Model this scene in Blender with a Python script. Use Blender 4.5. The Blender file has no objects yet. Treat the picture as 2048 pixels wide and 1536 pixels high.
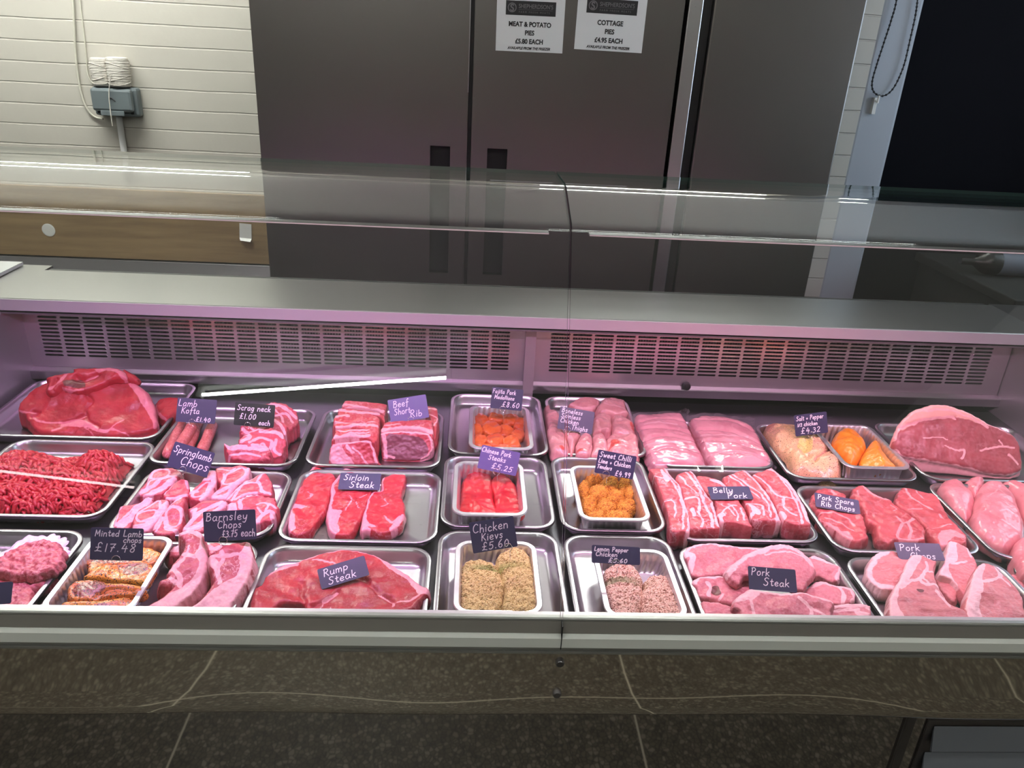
import bpy, math, random
import numpy as np
from mathutils import Matrix, Vector
rad = math.radians
S = bpy.context.scene
COL = S.collection

# ---------------------------------------------------------------- camera
FPX = 1550.0                       # focal length in pixels of a 2048 x 1536 frame
PITCH, YAW, ROLL = rad(23.89976), rad(3.62625), rad(-3.19429)
EYE = 1.58                         # camera height over the floor
def cam_axes():
    cp, sp, cy, sy, cr, sr = (math.cos(PITCH), math.sin(PITCH), math.cos(YAW), math.sin(YAW), math.cos(ROLL), math.sin(ROLL))
    f = np.array([sy*cp, cy*cp, -sp]); r = np.array([cy, -sy, 0.0]); d = np.cross(f, r)
    return cr*r + sr*d, -sr*r + cr*d, f
CR, CD, CF = cam_axes()
cd = bpy.data.cameras.new('camera'); cam = bpy.data.objects.new('camera', cd); COL.objects.link(cam)
cd.sensor_fit = 'HORIZONTAL'; cd.sensor_width = 36.0; cd.lens = FPX/2048*36; cd.clip_start = 0.02; cd.clip_end = 60
m = Matrix.Identity(4)
for i in range(3):
    m[i][0], m[i][1], m[i][2] = CR[i], -CD[i], -CF[i]
m[2][3] = EYE
cam.matrix_world = m
S.camera = cam

# ---------------------------------------------------------------- exposure, world
vs = S.view_settings
S.display_settings.display_device = 'sRGB'
vs.view_transform = 'Standard'; vs.look = 'None'; vs.gamma = 1.0; vs.use_curve_mapping = False
vs.exposure = 0.40
S.cycles.use_denoising = True
S.cycles.max_bounces = 10; S.cycles.transparent_max_bounces = 24; S.cycles.glossy_bounces = 6; S.cycles.diffuse_bounces = 4
S.cycles.sample_clamp_indirect = 4.0
S.cycles.caustics_reflective = False; S.cycles.caustics_refractive = False
W = bpy.data.worlds.new('world'); S.world = W; W.use_nodes = True
W.node_tree.nodes['Background'].inputs[0].default_value = (0.55, 0.58, 0.62, 1)
W.node_tree.nodes['Background'].inputs[1].default_value = 0.05

def area(name, loc, rot, sx, sy, power, col, spread=180):
    l = bpy.data.lights.new(name, 'AREA'); l.shape = 'RECTANGLE'; l.size = sx; l.size_y = sy; l.energy = power; l.color = col; l.spread = rad(spread)
    o = bpy.data.objects.new(name, l); COL.objects.link(o); o.location = loc; o.rotation_euler = rot
    return o
# the case's own meat lights along the bend of the glass (left run lilac, right run pinker), shining down and back
CASE_L = area('meat_light_left', (-0.47, 1.122, 1.322), (rad(22), 0, 0), 1.16, 0.02, 5.4, (0.98, 0.50, 1.0), 130)
CASE_R = area('meat_light_right', (0.74, 1.122, 1.322), (rad(22), 0, 0), 1.16, 0.02, 5.4, (1.0, 0.52, 0.80), 130)
# ceiling fluorescents: one over the shop floor, one over the staff side
CEIL_Z = 2.75
# cool daylight from a side window on the right
area('daylight', (2.30, 1.9, 1.75), (0, rad(90), 0), 1.1, 0.9, 6, (0.66, 0.82, 1.0))

# ---------------------------------------------------------------- pixel helpers (turn a place seen in the photo into a point in the room)
def ray(x, y):
    return (x-1024)/FPX*CR + (y-768)/FPX*CD + CF
CAMP = np.array([0, 0, EYE])
def on_z(x, y, z):
    d = ray(x, y); return CAMP + d*((z-EYE)/d[2])
def on_y(x, y, Y):
    d = ray(x, y); return CAMP + d*(Y/d[1])
def on_plane(x, y, O, N):
    d = ray(x, y); return CAMP + d*(np.dot(O-CAMP, N)/np.dot(d, N))

# ---------------------------------------------------------------- object helpers
def tag(o, label=None, cat=None, group=None, kind=None):
    if label: o['label'] = label
    if cat: o['category'] = cat
    if group: o['group'] = group
    if kind: o['kind'] = kind
    return o
def empty(name, loc=(0,0,0), rz=0.0, **k):
    o = bpy.data.objects.new(name, None); COL.objects.link(o); o.location = loc; o.rotation_euler.z = rz; o.empty_display_size = 0.05
    return tag(o, **k)
class MB:
    """collects shapes into one mesh"""
    def __init__(s): s.v = []; s.f = []; s.m = []
    def add(s, vs, fs, mi=0):
        b = len(s.v); s.v += [tuple(map(float, p)) for p in vs]; s.f += [tuple(b+i for i in f) for f in fs]; s.m += [mi]*len(fs); return s
    def box(s, x0, x1, y0, y1, z0, z1, mi=0):
        return s.add([(x0,y0,z0),(x1,y0,z0),(x1,y1,z0),(x0,y1,z0),(x0,y0,z1),(x1,y0,z1),(x1,y1,z1),(x0,y1,z1)],
              [(0,3,2,1),(4,5,6,7),(0,1,5,4),(1,2,6,5),(2,3,7,6),(3,0,4,7)], mi)
    def extrude_x(s, prof, x0, x1, mi=0):          # closed profile [(y,z)] swept along X
        n = len(prof); vs = [(x0,y,z) for y,z in prof]+[(x1,y,z) for y,z in prof]
        fs = [(i,(i+1)%n,n+(i+1)%n,n+i) for i in range(n)]+[tuple(range(n-1,-1,-1)), tuple(range(n,2*n))]
        return s.add(vs, fs, mi)
    def loops(s, L, close0=False, close1=False, mi=0):  # list of closed rings, same count
        n = len(L[0]); vs = [p for l in L for p in l]; fs = []
        for k in range(len(L)-1):
            fs += [(k*n+i, k*n+(i+1)%n, (k+1)*n+(i+1)%n, (k+1)*n+i) for i in range(n)]
        if close0: fs.append(tuple(range(n-1,-1,-1)))
        if close1: fs.append(tuple((len(L)-1)*n+i for i in range(n)))
        return s.add(vs, fs, mi)
    def tube(s, pts, r, k=8, mi=0, caps=True):
        P = [np.array(p, float) for p in pts]; L = []; up = None
        for i, p in enumerate(P):
            t = P[min(i+1, len(P)-1)]-P[max(i-1, 0)]; t = t/(np.linalg.norm(t)+1e-12)
            if up is None:
                up = np.array([0,0,1.0]) if abs(t[2]) < .9 else np.array([1.0,0,0])
            a = np.cross(t, up); a /= np.linalg.norm(a)+1e-12; b = np.cross(a, t); up = b
            rr = r[i] if hasattr(r, '__len__') else r
            L.append([p+rr*(math.cos(2*math.pi*j/k)*a+math.sin(2*math.pi*j/k)*b) for j in range(k)])
        return s.loops(L, caps, caps, mi)
    def lathe(s, prof, k=24, mi=0, c=(0,0,0)):      # [(r,z)] about Z
        return s.loops([[(c[0]+r*math.cos(2*math.pi*j/k), c[1]+r*math.sin(2*math.pi*j/k), c[2]+z) for j in range(k)] for r,z in prof], True, True, mi)
    def build(s, name, mat, parent=None, smooth=False, bevel=0, loc=None):
        me = bpy.data.meshes.new(name); me.from_pydata(s.v, [], s.f)
        for mm in (mat if isinstance(mat, (list, tuple)) else [mat]): me.materials.append(mm)
        me.polygons.foreach_set('material_index', s.m)
        me.update()
        import bmesh
        bm = bmesh.new(); bm.from_mesh(me); bmesh.ops.recalc_face_normals(bm, faces=bm.faces); bm.to_mesh(me); bm.free()
        if smooth:
            me.polygons.foreach_set('use_smooth', [True]*len(me.polygons))
            if smooth != 'all': me.set_sharp_from_angle(angle=rad(smooth if smooth is not True else 40))
        o = bpy.data.objects.new(name, me); COL.objects.link(o)
        if parent: o.parent = parent
        if loc is not None: o.location = loc
        if bevel:
            b = o.modifiers.new('bevel', 'BEVEL'); b.width = bevel; b.segments = 2; b.limit_method = 'ANGLE'; b.angle_limit = rad(40)
        return o

# ---------------------------------------------------------------- materials
def new_mat(name):
    m = bpy.data.materials.new(name); m.use_nodes = True; nt = m.node_tree; b = nt.nodes['Principled BSDF']; return m, nt, b
def nd(nt, t, **k):
    n = nt.nodes.new(t)
    for a, v in k.items():
        if a in n.inputs.keys() if hasattr(n, 'inputs') else False: n.inputs[a].default_value = v
        else: setattr(n, a, v)
    return n
def lk(nt, a, b): nt.links.new(a, b)
def mat(name, col, rough=0.5, metal=0.0, bump=0.0, bscale=60, stretch=None, spec=0.5, coat=0.0, emit=None, estr=0, noise_rough=0.0, noise_col=0.0):
    m, nt, b = new_mat(name)
    b.inputs['Base Color'].default_value = (*col, 1); b.inputs['Roughness'].default_value = rough; b.inputs['Metallic'].default_value = metal
    b.inputs['Specular IOR Level'].default_value = spec; b.inputs['Coat Weight'].default_value = coat; b.inputs['Coat Roughness'].default_value = 0.1
    if emit: b.inputs['Emission Color'].default_value = (*emit, 1); b.inputs['Emission Strength'].default_value = estr
    if bump or noise_rough or noise_col:
        tc = nd(nt, 'ShaderNodeTexCoord'); mp = nd(nt, 'ShaderNodeMapping'); lk(nt, tc.outputs['Object'], mp.inputs[0])
        if stretch: mp.inputs['Scale'].default_value = stretch
        n = nd(nt, 'ShaderNodeTexNoise'); n.inputs['Scale'].default_value = bscale; n.inputs['Detail'].default_value = 4; lk(nt, mp.outputs[0], n.inputs[0])
        if bump:
            bp = nd(nt, 'ShaderNodeBump'); bp.inputs['Strength'].default_value = bump; bp.inputs['Distance'].default_value = 0.002
            lk(nt, n.outputs[0], bp.inputs['Height']); lk(nt, bp.outputs[0], b.inputs['Normal'])
        if noise_rough:
            r = nd(nt, 'ShaderNodeMapRange'); r.inputs['To Min'].default_value = rough-noise_rough; r.inputs['To Max'].default_value = rough+noise_rough
            lk(nt, n.outputs[0], r.inputs[0]); lk(nt, r.outputs[0], b.inputs['Roughness'])
        if noise_col:
            mx = nd(nt, 'ShaderNodeMix', data_type='RGBA'); mx.inputs[6].default_value = (*[c*(1-noise_col) for c in col], 1); mx.inputs[7].default_value = (*[min(1, c*(1+noise_col)) for c in col], 1)
            lk(nt, n.outputs[0], mx.inputs[0]); lk(nt, mx.outputs[2], b.inputs['Base Color'])
    return m
def glass_mat(name, tint, extra=1.0):
    """thin clear glass: see-through with Fresnel reflection on either face"""
    m = bpy.data.materials.new(name); m.use_nodes = True; nt = m.node_tree; nt.nodes.clear()
    out = nd(nt, 'ShaderNodeOutputMaterial'); mx = nd(nt, 'ShaderNodeMixShader'); tr = nd(nt, 'ShaderNodeBsdfTransparent'); gl = nd(nt, 'ShaderNodeBsdfGlossy')
    tr.inputs[0].default_value = (*tint, 1); gl.inputs['Roughness'].default_value = 0.0; gl.inputs[0].default_value = (1,1,1,1)
    fr = nd(nt, 'ShaderNodeFresnel'); g = nd(nt, 'ShaderNodeNewGeometry'); mr = nd(nt, 'ShaderNodeMapRange')
    mr.inputs['To Min'].default_value = 1.70; mr.inputs['To Max'].default_value = 1/1.70
    lk(nt, g.outputs['Backfacing'], mr.inputs[0]); lk(nt, mr.outputs[0], fr.inputs[0]); lk(nt, fr.outputs[0], mx.inputs[0])
    lk(nt, tr.outputs[0], mx.inputs[1]); lk(nt, gl.outputs[0], mx.inputs[2]); lk(nt, mx.outputs[0], out.inputs[0])
    return m
M = {}
M['steel'] = mat('brushed steel', (0.56, 0.55, 0.55), 0.30, 1.0, bump=0.10, bscale=90, stretch=(1, 14, 14), noise_rough=0.06)
M['steel_bright'] = mat('tray steel', (0.49, 0.47, 0.495), 0.30, 1.0, bump=0.015, bscale=50, stretch=(1, 12, 12), noise_rough=0.05)
M['steel_mirror'] = mat('polished steel', (0.50, 0.48, 0.46), 0.035, 1.0, bump=0.03, bscale=5)
M['steel_dark'] = mat('dark steel', (0.22, 0.21, 0.22), 0.35, 1.0)
M['fridge'] = mat('fridge door steel', (0.19, 0.178, 0.168), 0.36, 1.0, bump=0.03, bscale=60, stretch=(18, 18, 1))
M['louvre'] = mat('louvre steel', (0.34, 0.37, 0.43), 0.4, 0.5)
M['black'] = mat('black', (0.006, 0.006, 0.007), 0.5)
M['black_cloth'] = mat('black blind cloth', (0.004, 0.004, 0.006), 0.9, spec=0.1)
M['rail'] = mat('rail aluminium', (0.42, 0.42, 0.40), 0.42, 0.75)
M['rail_dark'] = mat('rail grey insert', (0.27, 0.25, 0.23), 0.5, 0.3)
M['rail_pale'] = mat('rail pale insert', (0.88, 0.90, 0.85), 0.5, 0.0)
M['glass'] = glass_mat('case glass', (0.965, 0.985, 0.975))
M['glass_edge'] = mat('glass edge', (0.05, 0.12, 0.10), 0.15, 0, spec=0.6)
M['white'] = mat('white paint', (0.74, 0.74, 0.73), 0.5, bump=0.15, bscale=30)
M['ceiling'] = mat('ceiling white', (0.80, 0.80, 0.77), 0.8)
M['deck'] = mat('dark deck steel', (0.10, 0.095, 0.11), 0.30, 0.9)
M['foil'] = mat('foil tray', (0.80, 0.78, 0.81), 0.34, 0.95, bump=0.25, bscale=120)
M['led'] = mat('led diffuser', (0.9, 0.8, 0.9), 0.4, emit=(1.0, 0.55, 0.66), estr=0.30)
M['tube'] = mat('fluorescent tube', (1, 1, 1), 0.4, emit=(0.97, 1.0, 0.94), estr=98)
M['paper'] = mat('paper', (0.92, 0.93, 0.95), 0.55)
M['ink'] = mat('ink', (0.012, 0.012, 0.014), 0.5)
M['ink_grey'] = mat('grey print', (0.16, 0.15, 0.16), 0.5)
M['tape'] = mat('clear tape', (0.75, 0.74, 0.70), 0.35)
M['card'] = mat('slate card', (0.035, 0.035, 0.085), 0.42, bump=0.05, bscale=200)
M['card_black'] = mat('black card', (0.008, 0.008, 0.012), 0.35)
M['card_lilac'] = mat('lilac slate card', (0.13, 0.11, 0.27), 0.40)
M['chalk'] = mat('chalk pen', (0.88, 0.86, 0.90), 0.6)
M['wire'] = mat('wire', (0.75, 0.72, 0.70), 0.25, 1.0)
M['socket'] = mat('grey plastic', (0.13, 0.155, 0.165), 0.38, bump=0.03, bscale=50)
M['twine'] = mat('white twine', (0.72, 0.68, 0.62), 0.85, bump=0.8, bscale=260, stretch=(1, 1, 6))
M['cable'] = mat('cream cable', (0.60, 0.58, 0.50), 0.5)
M['daylight'] = mat('daylit pane', (1, 1, 1), 0.5, emit=(0.55, 0.74, 1.0), estr=1.5)

def brick_mat():
    m, nt, b = new_mat('painted brick'); tc = nd(nt, 'ShaderNodeTexCoord'); mp = nd(nt, 'ShaderNodeMapping')
    mp.inputs['Rotation'].default_value = (rad(90), 0, 0)
    lk(nt, tc.outputs['Object'], mp.inputs[0])
    br = nd(nt, 'ShaderNodeTexBrick'); br.inputs['Scale'].default_value = 1.0; br.inputs['Brick Width'].default_value = 9.0; br.inputs['Row Height'].default_value = 0.0745
    br.inputs['Mortar Size'].default_value = 0.0035; br.inputs['Mortar Smooth'].default_value = 0.6
    br.inputs['Color1'].default_value = (1,1,1,1); br.inputs['Color2'].default_value = (1,1,1,1); br.inputs['Mortar'].default_value = (0,0,0,1)
    nw = nd(nt, 'ShaderNodeTexNoise'); nw.inputs['Scale'].default_value = 3.0
    ad = nd(nt, 'ShaderNodeMix', data_type='RGBA'); ad.blend_type = 'LINEAR_LIGHT'; ad.inputs[0].default_value = 0.004
    lk(nt, mp.outputs[0], nw.inputs[0]); lk(nt, mp.outputs[0], ad.inputs[6]); lk(nt, nw.outputs[1], ad.inputs[7]); lk(nt, ad.outputs[2], br.inputs[0])
    n = nd(nt, 'ShaderNodeTexNoise'); n.inputs['Scale'].default_value = 28; n.inputs['Detail'].default_value = 6; lk(nt, mp.outputs[0], n.inputs[0])
    mh = nd(nt, 'ShaderNodeMath', operation='MULTIPLY_ADD'); mh.inputs[1].default_value = 0.18; lk(nt, n.outputs[0], mh.inputs[0]); lk(nt, br.outputs[0], mh.inputs[2])
    bp = nd(nt, 'ShaderNodeBump'); bp.inputs['Strength'].default_value = 0.9; bp.inputs['Distance'].default_value = 0.004
    lk(nt, mh.outputs[0], bp.inputs['Height']); lk(nt, bp.outputs[0], b.inputs['Normal'])
    b.inputs['Base Color'].default_value = (0.53, 0.505, 0.45, 1); b.inputs['Roughness'].default_value = 0.38
    return m
M['brick'] = brick_mat()
def terrazzo_mat():
    m, nt, b = new_mat('terrazzo'); tc = nd(nt, 'ShaderNodeTexCoord')
    v = nd(nt, 'ShaderNodeTexVoronoi'); v.inputs['Scale'].default_value = 85; lk(nt, tc.outputs['Object'], v.inputs[0])
    v2 = nd(nt, 'ShaderNodeTexVoronoi', feature='DISTANCE_TO_EDGE'); v2.inputs['Scale'].default_value = 85; lk(nt, tc.outputs['Object'], v2.inputs[0])
    sx = nd(nt, 'ShaderNodeSeparateColor'); lk(nt, v.outputs['Color'], sx.inputs[0])
    cr = nd(nt, 'ShaderNodeValToRGB'); e = cr.color_ramp.elements
    e[0].position = 0; e[0].color = (0.11, 0.092, 0.070, 1); e[1].position = 1; e[1].color = (0.29, 0.255, 0.205, 1)
    q = e.new(0.55); q.color = (0.15, 0.127, 0.097, 1)
    lk(nt, sx.outputs[0], cr.inputs[0])
    st = nd(nt, 'ShaderNodeMapRange'); st.inputs['From Min'].default_value = 0.02; st.inputs['From Max'].default_value = 0.14; lk(nt, v2.outputs[0], st.inputs[0])
    mx = nd(nt, 'ShaderNodeMix', data_type='RGBA'); mx.inputs[6].default_value = (0.055, 0.048, 0.038, 1); lk(nt, st.outputs[0], mx.inputs[0]); lk(nt, cr.outputs[0], mx.inputs[7])
    lk(nt, mx.outputs[2], b.inputs['Base Color']); b.inputs['Roughness'].default_value = 0.45
    return m
M['terrazzo'] = terrazzo_mat()
M['joint'] = mat('pale joint strip', (0.62, 0.57, 0.47), 0.5)
def wood_mat():
    m, nt, b = new_mat('stained board'); tc = nd(nt, 'ShaderNodeTexCoord'); mp = nd(nt, 'ShaderNodeMapping'); mp.inputs['Scale'].default_value = (1, 8, 12)
    lk(nt, tc.outputs['Object'], mp.inputs[0]); n = nd(nt, 'ShaderNodeTexNoise'); n.inputs['Scale'].default_value = 4; n.inputs['Detail'].default_value = 6; lk(nt, mp.outputs[0], n.inputs[0])
    cr = nd(nt, 'ShaderNodeValToRGB'); e = cr.color_ramp.elements; e[0].position = .3; e[0].color = (0.17, 0.105, 0.05, 1); e[1].position = .75; e[1].color = (0.30, 0.20, 0.10, 1)
    lk(nt, n.outputs[0], cr.inputs[0]); lk(nt, cr.outputs[0], b.inputs['Base Color']); b.inputs['Roughness'].default_value = 0.5
    return m
M['board'] = wood_mat()

# ---------------------------------------------------------------- the room
XL, XR, YB, YF = -4.4, 2.6, 3.20, -3.6
def struct(name, mb, mt, **k):
    o = mb.build(name, mt, **k); o['kind'] = 'structure'; return o
fl = struct('floor', MB().box(XL, XR, YF, YB, -0.08, 0), M['terrazzo'])
struct('ceiling', MB().box(XL, XR, YF, YB, CEIL_Z, CEIL_Z+0.08), M['ceiling'])
struct('wall_back', MB().box(XL, XR, YB, YB+0.12, 0, CEIL_Z), M['brick'])
struct('wall_left', MB().box(XL-0.12, XL, YF, YB, 0, CEIL_Z), M['white'])
struct('wall_right', MB().box(XR, XR+0.12, YF, YB, 0, CEIL_Z), M['white'])
WF = mat('shop front paint', (0.20, 0.19, 0.175), 0.7)
struct('wall_front', MB().box(XL, XR, YF-0.12, YF, 0, CEIL_Z), WF)
# pale joint strips let into the floor (seen mirrored in the counter's polished panels)
jl = MB()
for xj in (FJ := [on_z(*p, 0.0)[0] for p in ((400, 1380), (1262, 1400), (2020, 1350))]):
    jl.box(xj-0.0025, xj+0.0025, YF+.01, 0.9, -0.002, 0.0006)
yv = on_z(1024, 1448, 0.0)[1]; yj = 2*0.85-yv
jl.box(XL+.01, XR-.01, yj-0.0035, yj+0.0035, -0.002, 0.0005)
struct('trim_1', jl, M['joint'])

# pillar, reveal and blacked-out window on the right of the back wall
PY = 2.78
pa = on_y(1600, 560, PY)[0]; pb = on_y(1767, 0, PY)[0]
pc = on_y(1850, 0, PY)[0]
pd = on_y(1712, 560, PY)[0]
XP0 = 1.20; XP1 = on_y(1640, 588, PY)[0]; XP2 = 0.5*(on_y(1719, 588, PY)[0]+on_y(1848, 0, PY)[0])
struct('pillar', MB().box(XP0, XP1, PY, YB-0.002, 0, CEIL_Z), M['brick'])
struct('trim_2', MB().box(XP1, XP2, PY+0.012, YB-0.002, 0, CEIL_Z), mat('white reveal with daylight tint', (0.37, 0.395, 0.44), 0.5), bevel=0.012)  # white reveal; its bluish daylight cast is put into the colour
wn = MB().box(XP2+.002, XR-.002, YB-0.05, YB-0.002, 0.85, 2.62)
struct('window_1', wn, M['black'])
bl = empty('roller_blind', (0,0,0), label='black roller blind pulled down over the window behind the counter', cat='blind')
MB().box(XP2+0.006, XR-0.01, PY+0.150, PY+0.156, 0.62, 2.62).build('cloth', M['black_cloth'], bl)
MB().tube([(XP2+0.006, PY+0.153, 2.60), (XR-0.02, PY+0.153, 2.60)], 0.03, 12).build('roller', M['black'], bl, smooth=True)
# bead chain of the blind, hooked to the reveal
cy_ = PY-0.004
cp = [on_y(x, y, cy_) for x, y in ((1797,-60),(1793,0),(1782,42),(1768,85),(1754,128),(1745,160),(1745,178),(1752,188),(1764,192),(1778,186),(1792,168),(1808,130),(1820,80),(1831,30),(1836,-10),(1840,-60))]
def spline(P, n, closed=False):
    P = np.array(P, float); m_ = len(P); out = []
    segs = m_ if closed else m_-1
    for i in range(segs):
        if closed: p0, p1, p2, p3 = P[(i-1) % m_], P[i], P[(i+1) % m_], P[(i+2) % m_]
        else: p0, p1, p2, p3 = P[max(i-1, 0)], P[i], P[i+1], P[min(i+2, m_-1)]
        for t in np.arange(n)/n:
            out.append(0.5*((2*p1)+(-p0+p2)*t+(2*p0-5*p1+4*p2-p3)*t*t+(-p0+3*p1-3*p2+p3)*t**3))
    if not closed: out.append(P[-1])
    return np.array(out)
ch = empty('bead_chain', tuple(cp[8]), label='looped black bead chain hanging from the blind beside the pillar', cat='chain')
mbc = MB(); sp_ = spline(cp, 10)-cp[8]
mbc.tube(sp_, 0.0022, 6)
acc = 0
for a_, b_ in zip(sp_[:-1], sp_[1:]):
    acc += np.linalg.norm(b_-a_)
    if acc > 0.011:
        acc = 0; mbc.lathe([(0.0005,-.004),(0.0035,-.0024),(0.0042,0),(0.0035,.0024),(0.0005,.004)], 6, 0, tuple(b_))
mbc.build('beads', M['black'], ch, smooth='all')
hk = on_y(1748, 200, PY+0.012)
MB().box(-.006, .006, -.016, 0, -.045, .008).tube([(0,-.012,.0),(0,-.03,-.006),(0,-.03,.016)], 0.004, 6).build('chain_hook', M['tape'], loc=tuple(hk), smooth=True)
tag(bpy.data.objects['chain_hook'], 'small clear plastic hook holding the bead chain on the white reveal', 'hook')

# side window with daylight (right wall, outside the picture)
wd = struct('window_2', MB().box(XR-0.03, XR-0.004, 1.35, 2.45, 1.3, 2.2), M['white'])
p_ = MB().box(XR-0.034, XR-0.031, 1.40, 2.40, 1.35, 2.15).build('pane', M['daylight'], wd)

# ceiling fluorescents
M['tube_fill_up'] = mat('added uplight tube', (1, 1, 1), 0.4, emit=(1.0, 0.98, 0.92), estr=190)  # strong upper tubes, added to brighten the ceiling
M['tube_fill'] = mat('added fill tube', (1, 1, 1), 0.4, emit=(0.96, 1.0, 0.93), estr=38)  # for the two unseen battens added as fill light
M['tube_far'] = mat('old pinkish tube', (1, 1, 1), 0.4, emit=(1.0, 0.80, 0.80), estr=5)
def ceiling_light(x, y, rz, label, twin=False, tm='tube'):
    r = empty('ceiling_light', (x, y, CEIL_Z-(.20 if twin else 0)), rz, label=label, cat='ceiling light', group='ceiling fluorescents')
    hw_ = .10 if twin else .028  # twin housing widened to block downward light from the upper tubes
    MB().box(-.70, .70, -hw_, hw_, -.05, 0).build('housing', M['white'], r, bevel=.006)
    t = MB()
    t.tube([(-.68, 0, -.088), (.68, 0, -.088)], .0085, 14)
    t.build('tube', M[tm], r, smooth='all')
    if twin:
        for q, (dy, dz) in enumerate(((-.06, -.066), (.06, -.066), (-.05, .022), (.05, .022))): MB().tube([(-.68, dy, dz), (.68, dy, dz)], .0085, 14).build('tube', M['tube' if q < 2 else 'tube_fill_up'], r, smooth='all')  # upper pair added to brighten the ceiling mirrored in the glass
        for sx in (-.5, .5): MB().tube([(sx, 0, 0), (sx, 0, .20)], .004, 8).build('hanger', M['white'], r, smooth='all')
    for sx in (-1, 1): MB().box(sx*.69-.012, sx*.69+.012, -.02, .02, -.112, -.05).build('lamp_holder', M['white'], r, bevel=.003)
ceiling_light(-0.773, -1.707, rad(11.2), 'white fluorescent batten on the ceiling over the shop floor')
ceiling_light(-1.35, 0.05, 0, 'white fluorescent batten added on the ceiling to brighten the left of the counter front', tm='tube_fill')  # unseen batten added to brighten worktop, rail, wall and fridge fronts
ceiling_light(0.95, 0.05, 0, 'white fluorescent batten added on the ceiling to brighten the right of the counter front', tm='tube_fill')  # second unseen batten, added for the same fill light
ceiling_light(-2.92, -3.00, rad(-17), 'white fluorescent batten on the ceiling far off at the left of the shop', tm='tube_far')
ceiling_light(0.95, 2.93, 0, 'white fluorescent fitting added over the fridges to brighten the ceiling', True)  # unseen fitting added to brighten the ceiling above the fridges
ceiling_light(-1.5, 2.62, 0, 'white fluorescent fitting with added uplights hung from the ceiling over the staff aisle', True)  # unseen fitting, doubled up to brighten the left wall and ceiling

# ---------------------------------------------------------------- the counter
RIM = 0.78                     # height of the tray rims
CX0, CX1 = -1.045, 1.372       # inside of the end panels
SEAM = 0.142
ctr = empty('display_counter', (0.15, 1.3, 0), label='stainless steel meat display counter with curved glass front', cat='display counter')
def cp_(name, mb, mt, par=None, **k):
    o = mb.build(name, mt, par or ctr, **k); o.matrix_parent_inverse = Matrix.Identity(4)
    if (par or ctr) is ctr: o.location = (-0.15, -1.3, 0)
    return o
EX0, EX1 = -2.2, 2.2           # the run of counters goes on past the picture
RY = 0.85
rail = MB().extrude_x([(RY+.014, .8475), (RY+.002, .8475), (RY, .846), (RY-.0005, .8435), (RY+.014, .8435)], EX0, EX1)
cp_('glass_channel', rail, M['rail'])
cp_('front_rail', MB().extrude_x([(RY-.001, .8430), (RY-.006, .826), (RY+.014, .826), (RY+.014, .8430)], EX0, EX1), M['rail_dark'])
cp_('rail_strip', MB().extrude_x([(RY-.006, .8255), (RY-.013, .8225), (RY-.013, .8065), (RY-.006, .8035), (RY+.014, .8035), (RY+.014, .8255)], EX0, EX1), M['rail_pale'])
cp_('rail_base', MB().extrude_x([(RY-.006, .803), (RY-.006, .7965), (RY-.010, .7955), (RY-.010, .7925), (RY-.004, .7915), (RY-.004, .788), (RY+.014, .788), (RY+.014, .803)], EX0, EX1), M['rail'])
cp_('rail_joint', MB().box(SEAM-.0006, SEAM+.0006, RY-.0136, RY-.0006, .804, .8445), M['black'])
# polished panel below: slightly wavy sheet
bm_ = MB(); nx = 160
zs = [.7865, .75, .71, .68, .668, .6635, .6615, .664]
def wav(x, z): return 0.0010*math.sin(3.1*x+1.0)+0.0007*math.sin(7.7*x+2.2+3*z)+0.0004*math.sin(15*x+9*z)
vsb = []; fsb = []
for i in range(nx+1):
    x = EX0+(EX1-EX0)*i/nx
    for j, z in enumerate(zs):
        w_ = wav(x, z)*(1+2.0*max(0, (.72-z)/.06))
        y = RY-.002+w_+(0.0, 0, 0, 0.0003, 0.0012, 0.003, 0.007, 0.02)[j]
        vsb.append((x, y, z))
nz = len(zs)
for i in range(nx):
    for j in range(nz-1):
        fsb.append((i*nz+j, (i+1)*nz+j, (i+1)*nz+j+1, i*nz+j+1))
bm_.add(vsb, fsb)
cp_('bumper_panel', bm_, mat('bright polished steel', (0.86, 0.81, 0.72), 0.035, 1.0), smooth='all')
for px_, py_ in ((1120, 1327), (1114, 1389)):
    c_ = on_y(px_, py_, RY-.004)
    cp_('screw', MB().lathe([(0.0065, -.006), (0.0065, .001), (0.005, .003), (0.001, .0038)], 14), M['steel_dark'], smooth=True)
    o = bpy.context.scene.objects[-1] if False else None
    so = [q for q in ctr.children if q.name.startswith('screw')][-1]
    so.rotation_euler = (rad(90), 0, 0); so.location = (c_[0]-.15, RY-.0035-1.3, c_[2])
PLY = 0.92
cp_('plinth_panel', MB().box(EX0, on_y(1800, 1490, PLY)[0]-.006, PLY, PLY+.02, 0.10, .69), M['steel_mirror'])
xs_ = on_y(1800, 1490, PLY)[0]
cp_('plinth_trim', MB().box(xs_-.006, xs_+.008, PLY-.006, PLY+.014, 0.10, .69), M['steel_dark'])
cp_('vent_plate', MB().box(xs_+.009, EX1, PLY, PLY+.02, 0.10, .69), M['steel_mirror'])
lx0 = on_y(1850, 1490, PLY)[0]
gr = cp_('vent_grille', MB().box(lx0-.012, EX1-.3, PLY-.004, PLY-.0005, 0.20, on_y(1900, 1437, PLY)[2]), M['steel_dark'])
zt = on_y(1950, 1448, PLY)[2]
for k in range(9):
    z1 = zt-k*0.060
    sl = MB().extrude_x([(PLY-.005, z1), (PLY-.018, z1-.044), (PLY-.014, z1-.047), (PLY-.005, z1-.010)], lx0, EX1-.32).build('louvre', M['louvre'], gr)
cp_('base', MB().box(EX0, EX1, .99, 2.0, 0.0, .70), M['steel_dark'])
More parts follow.
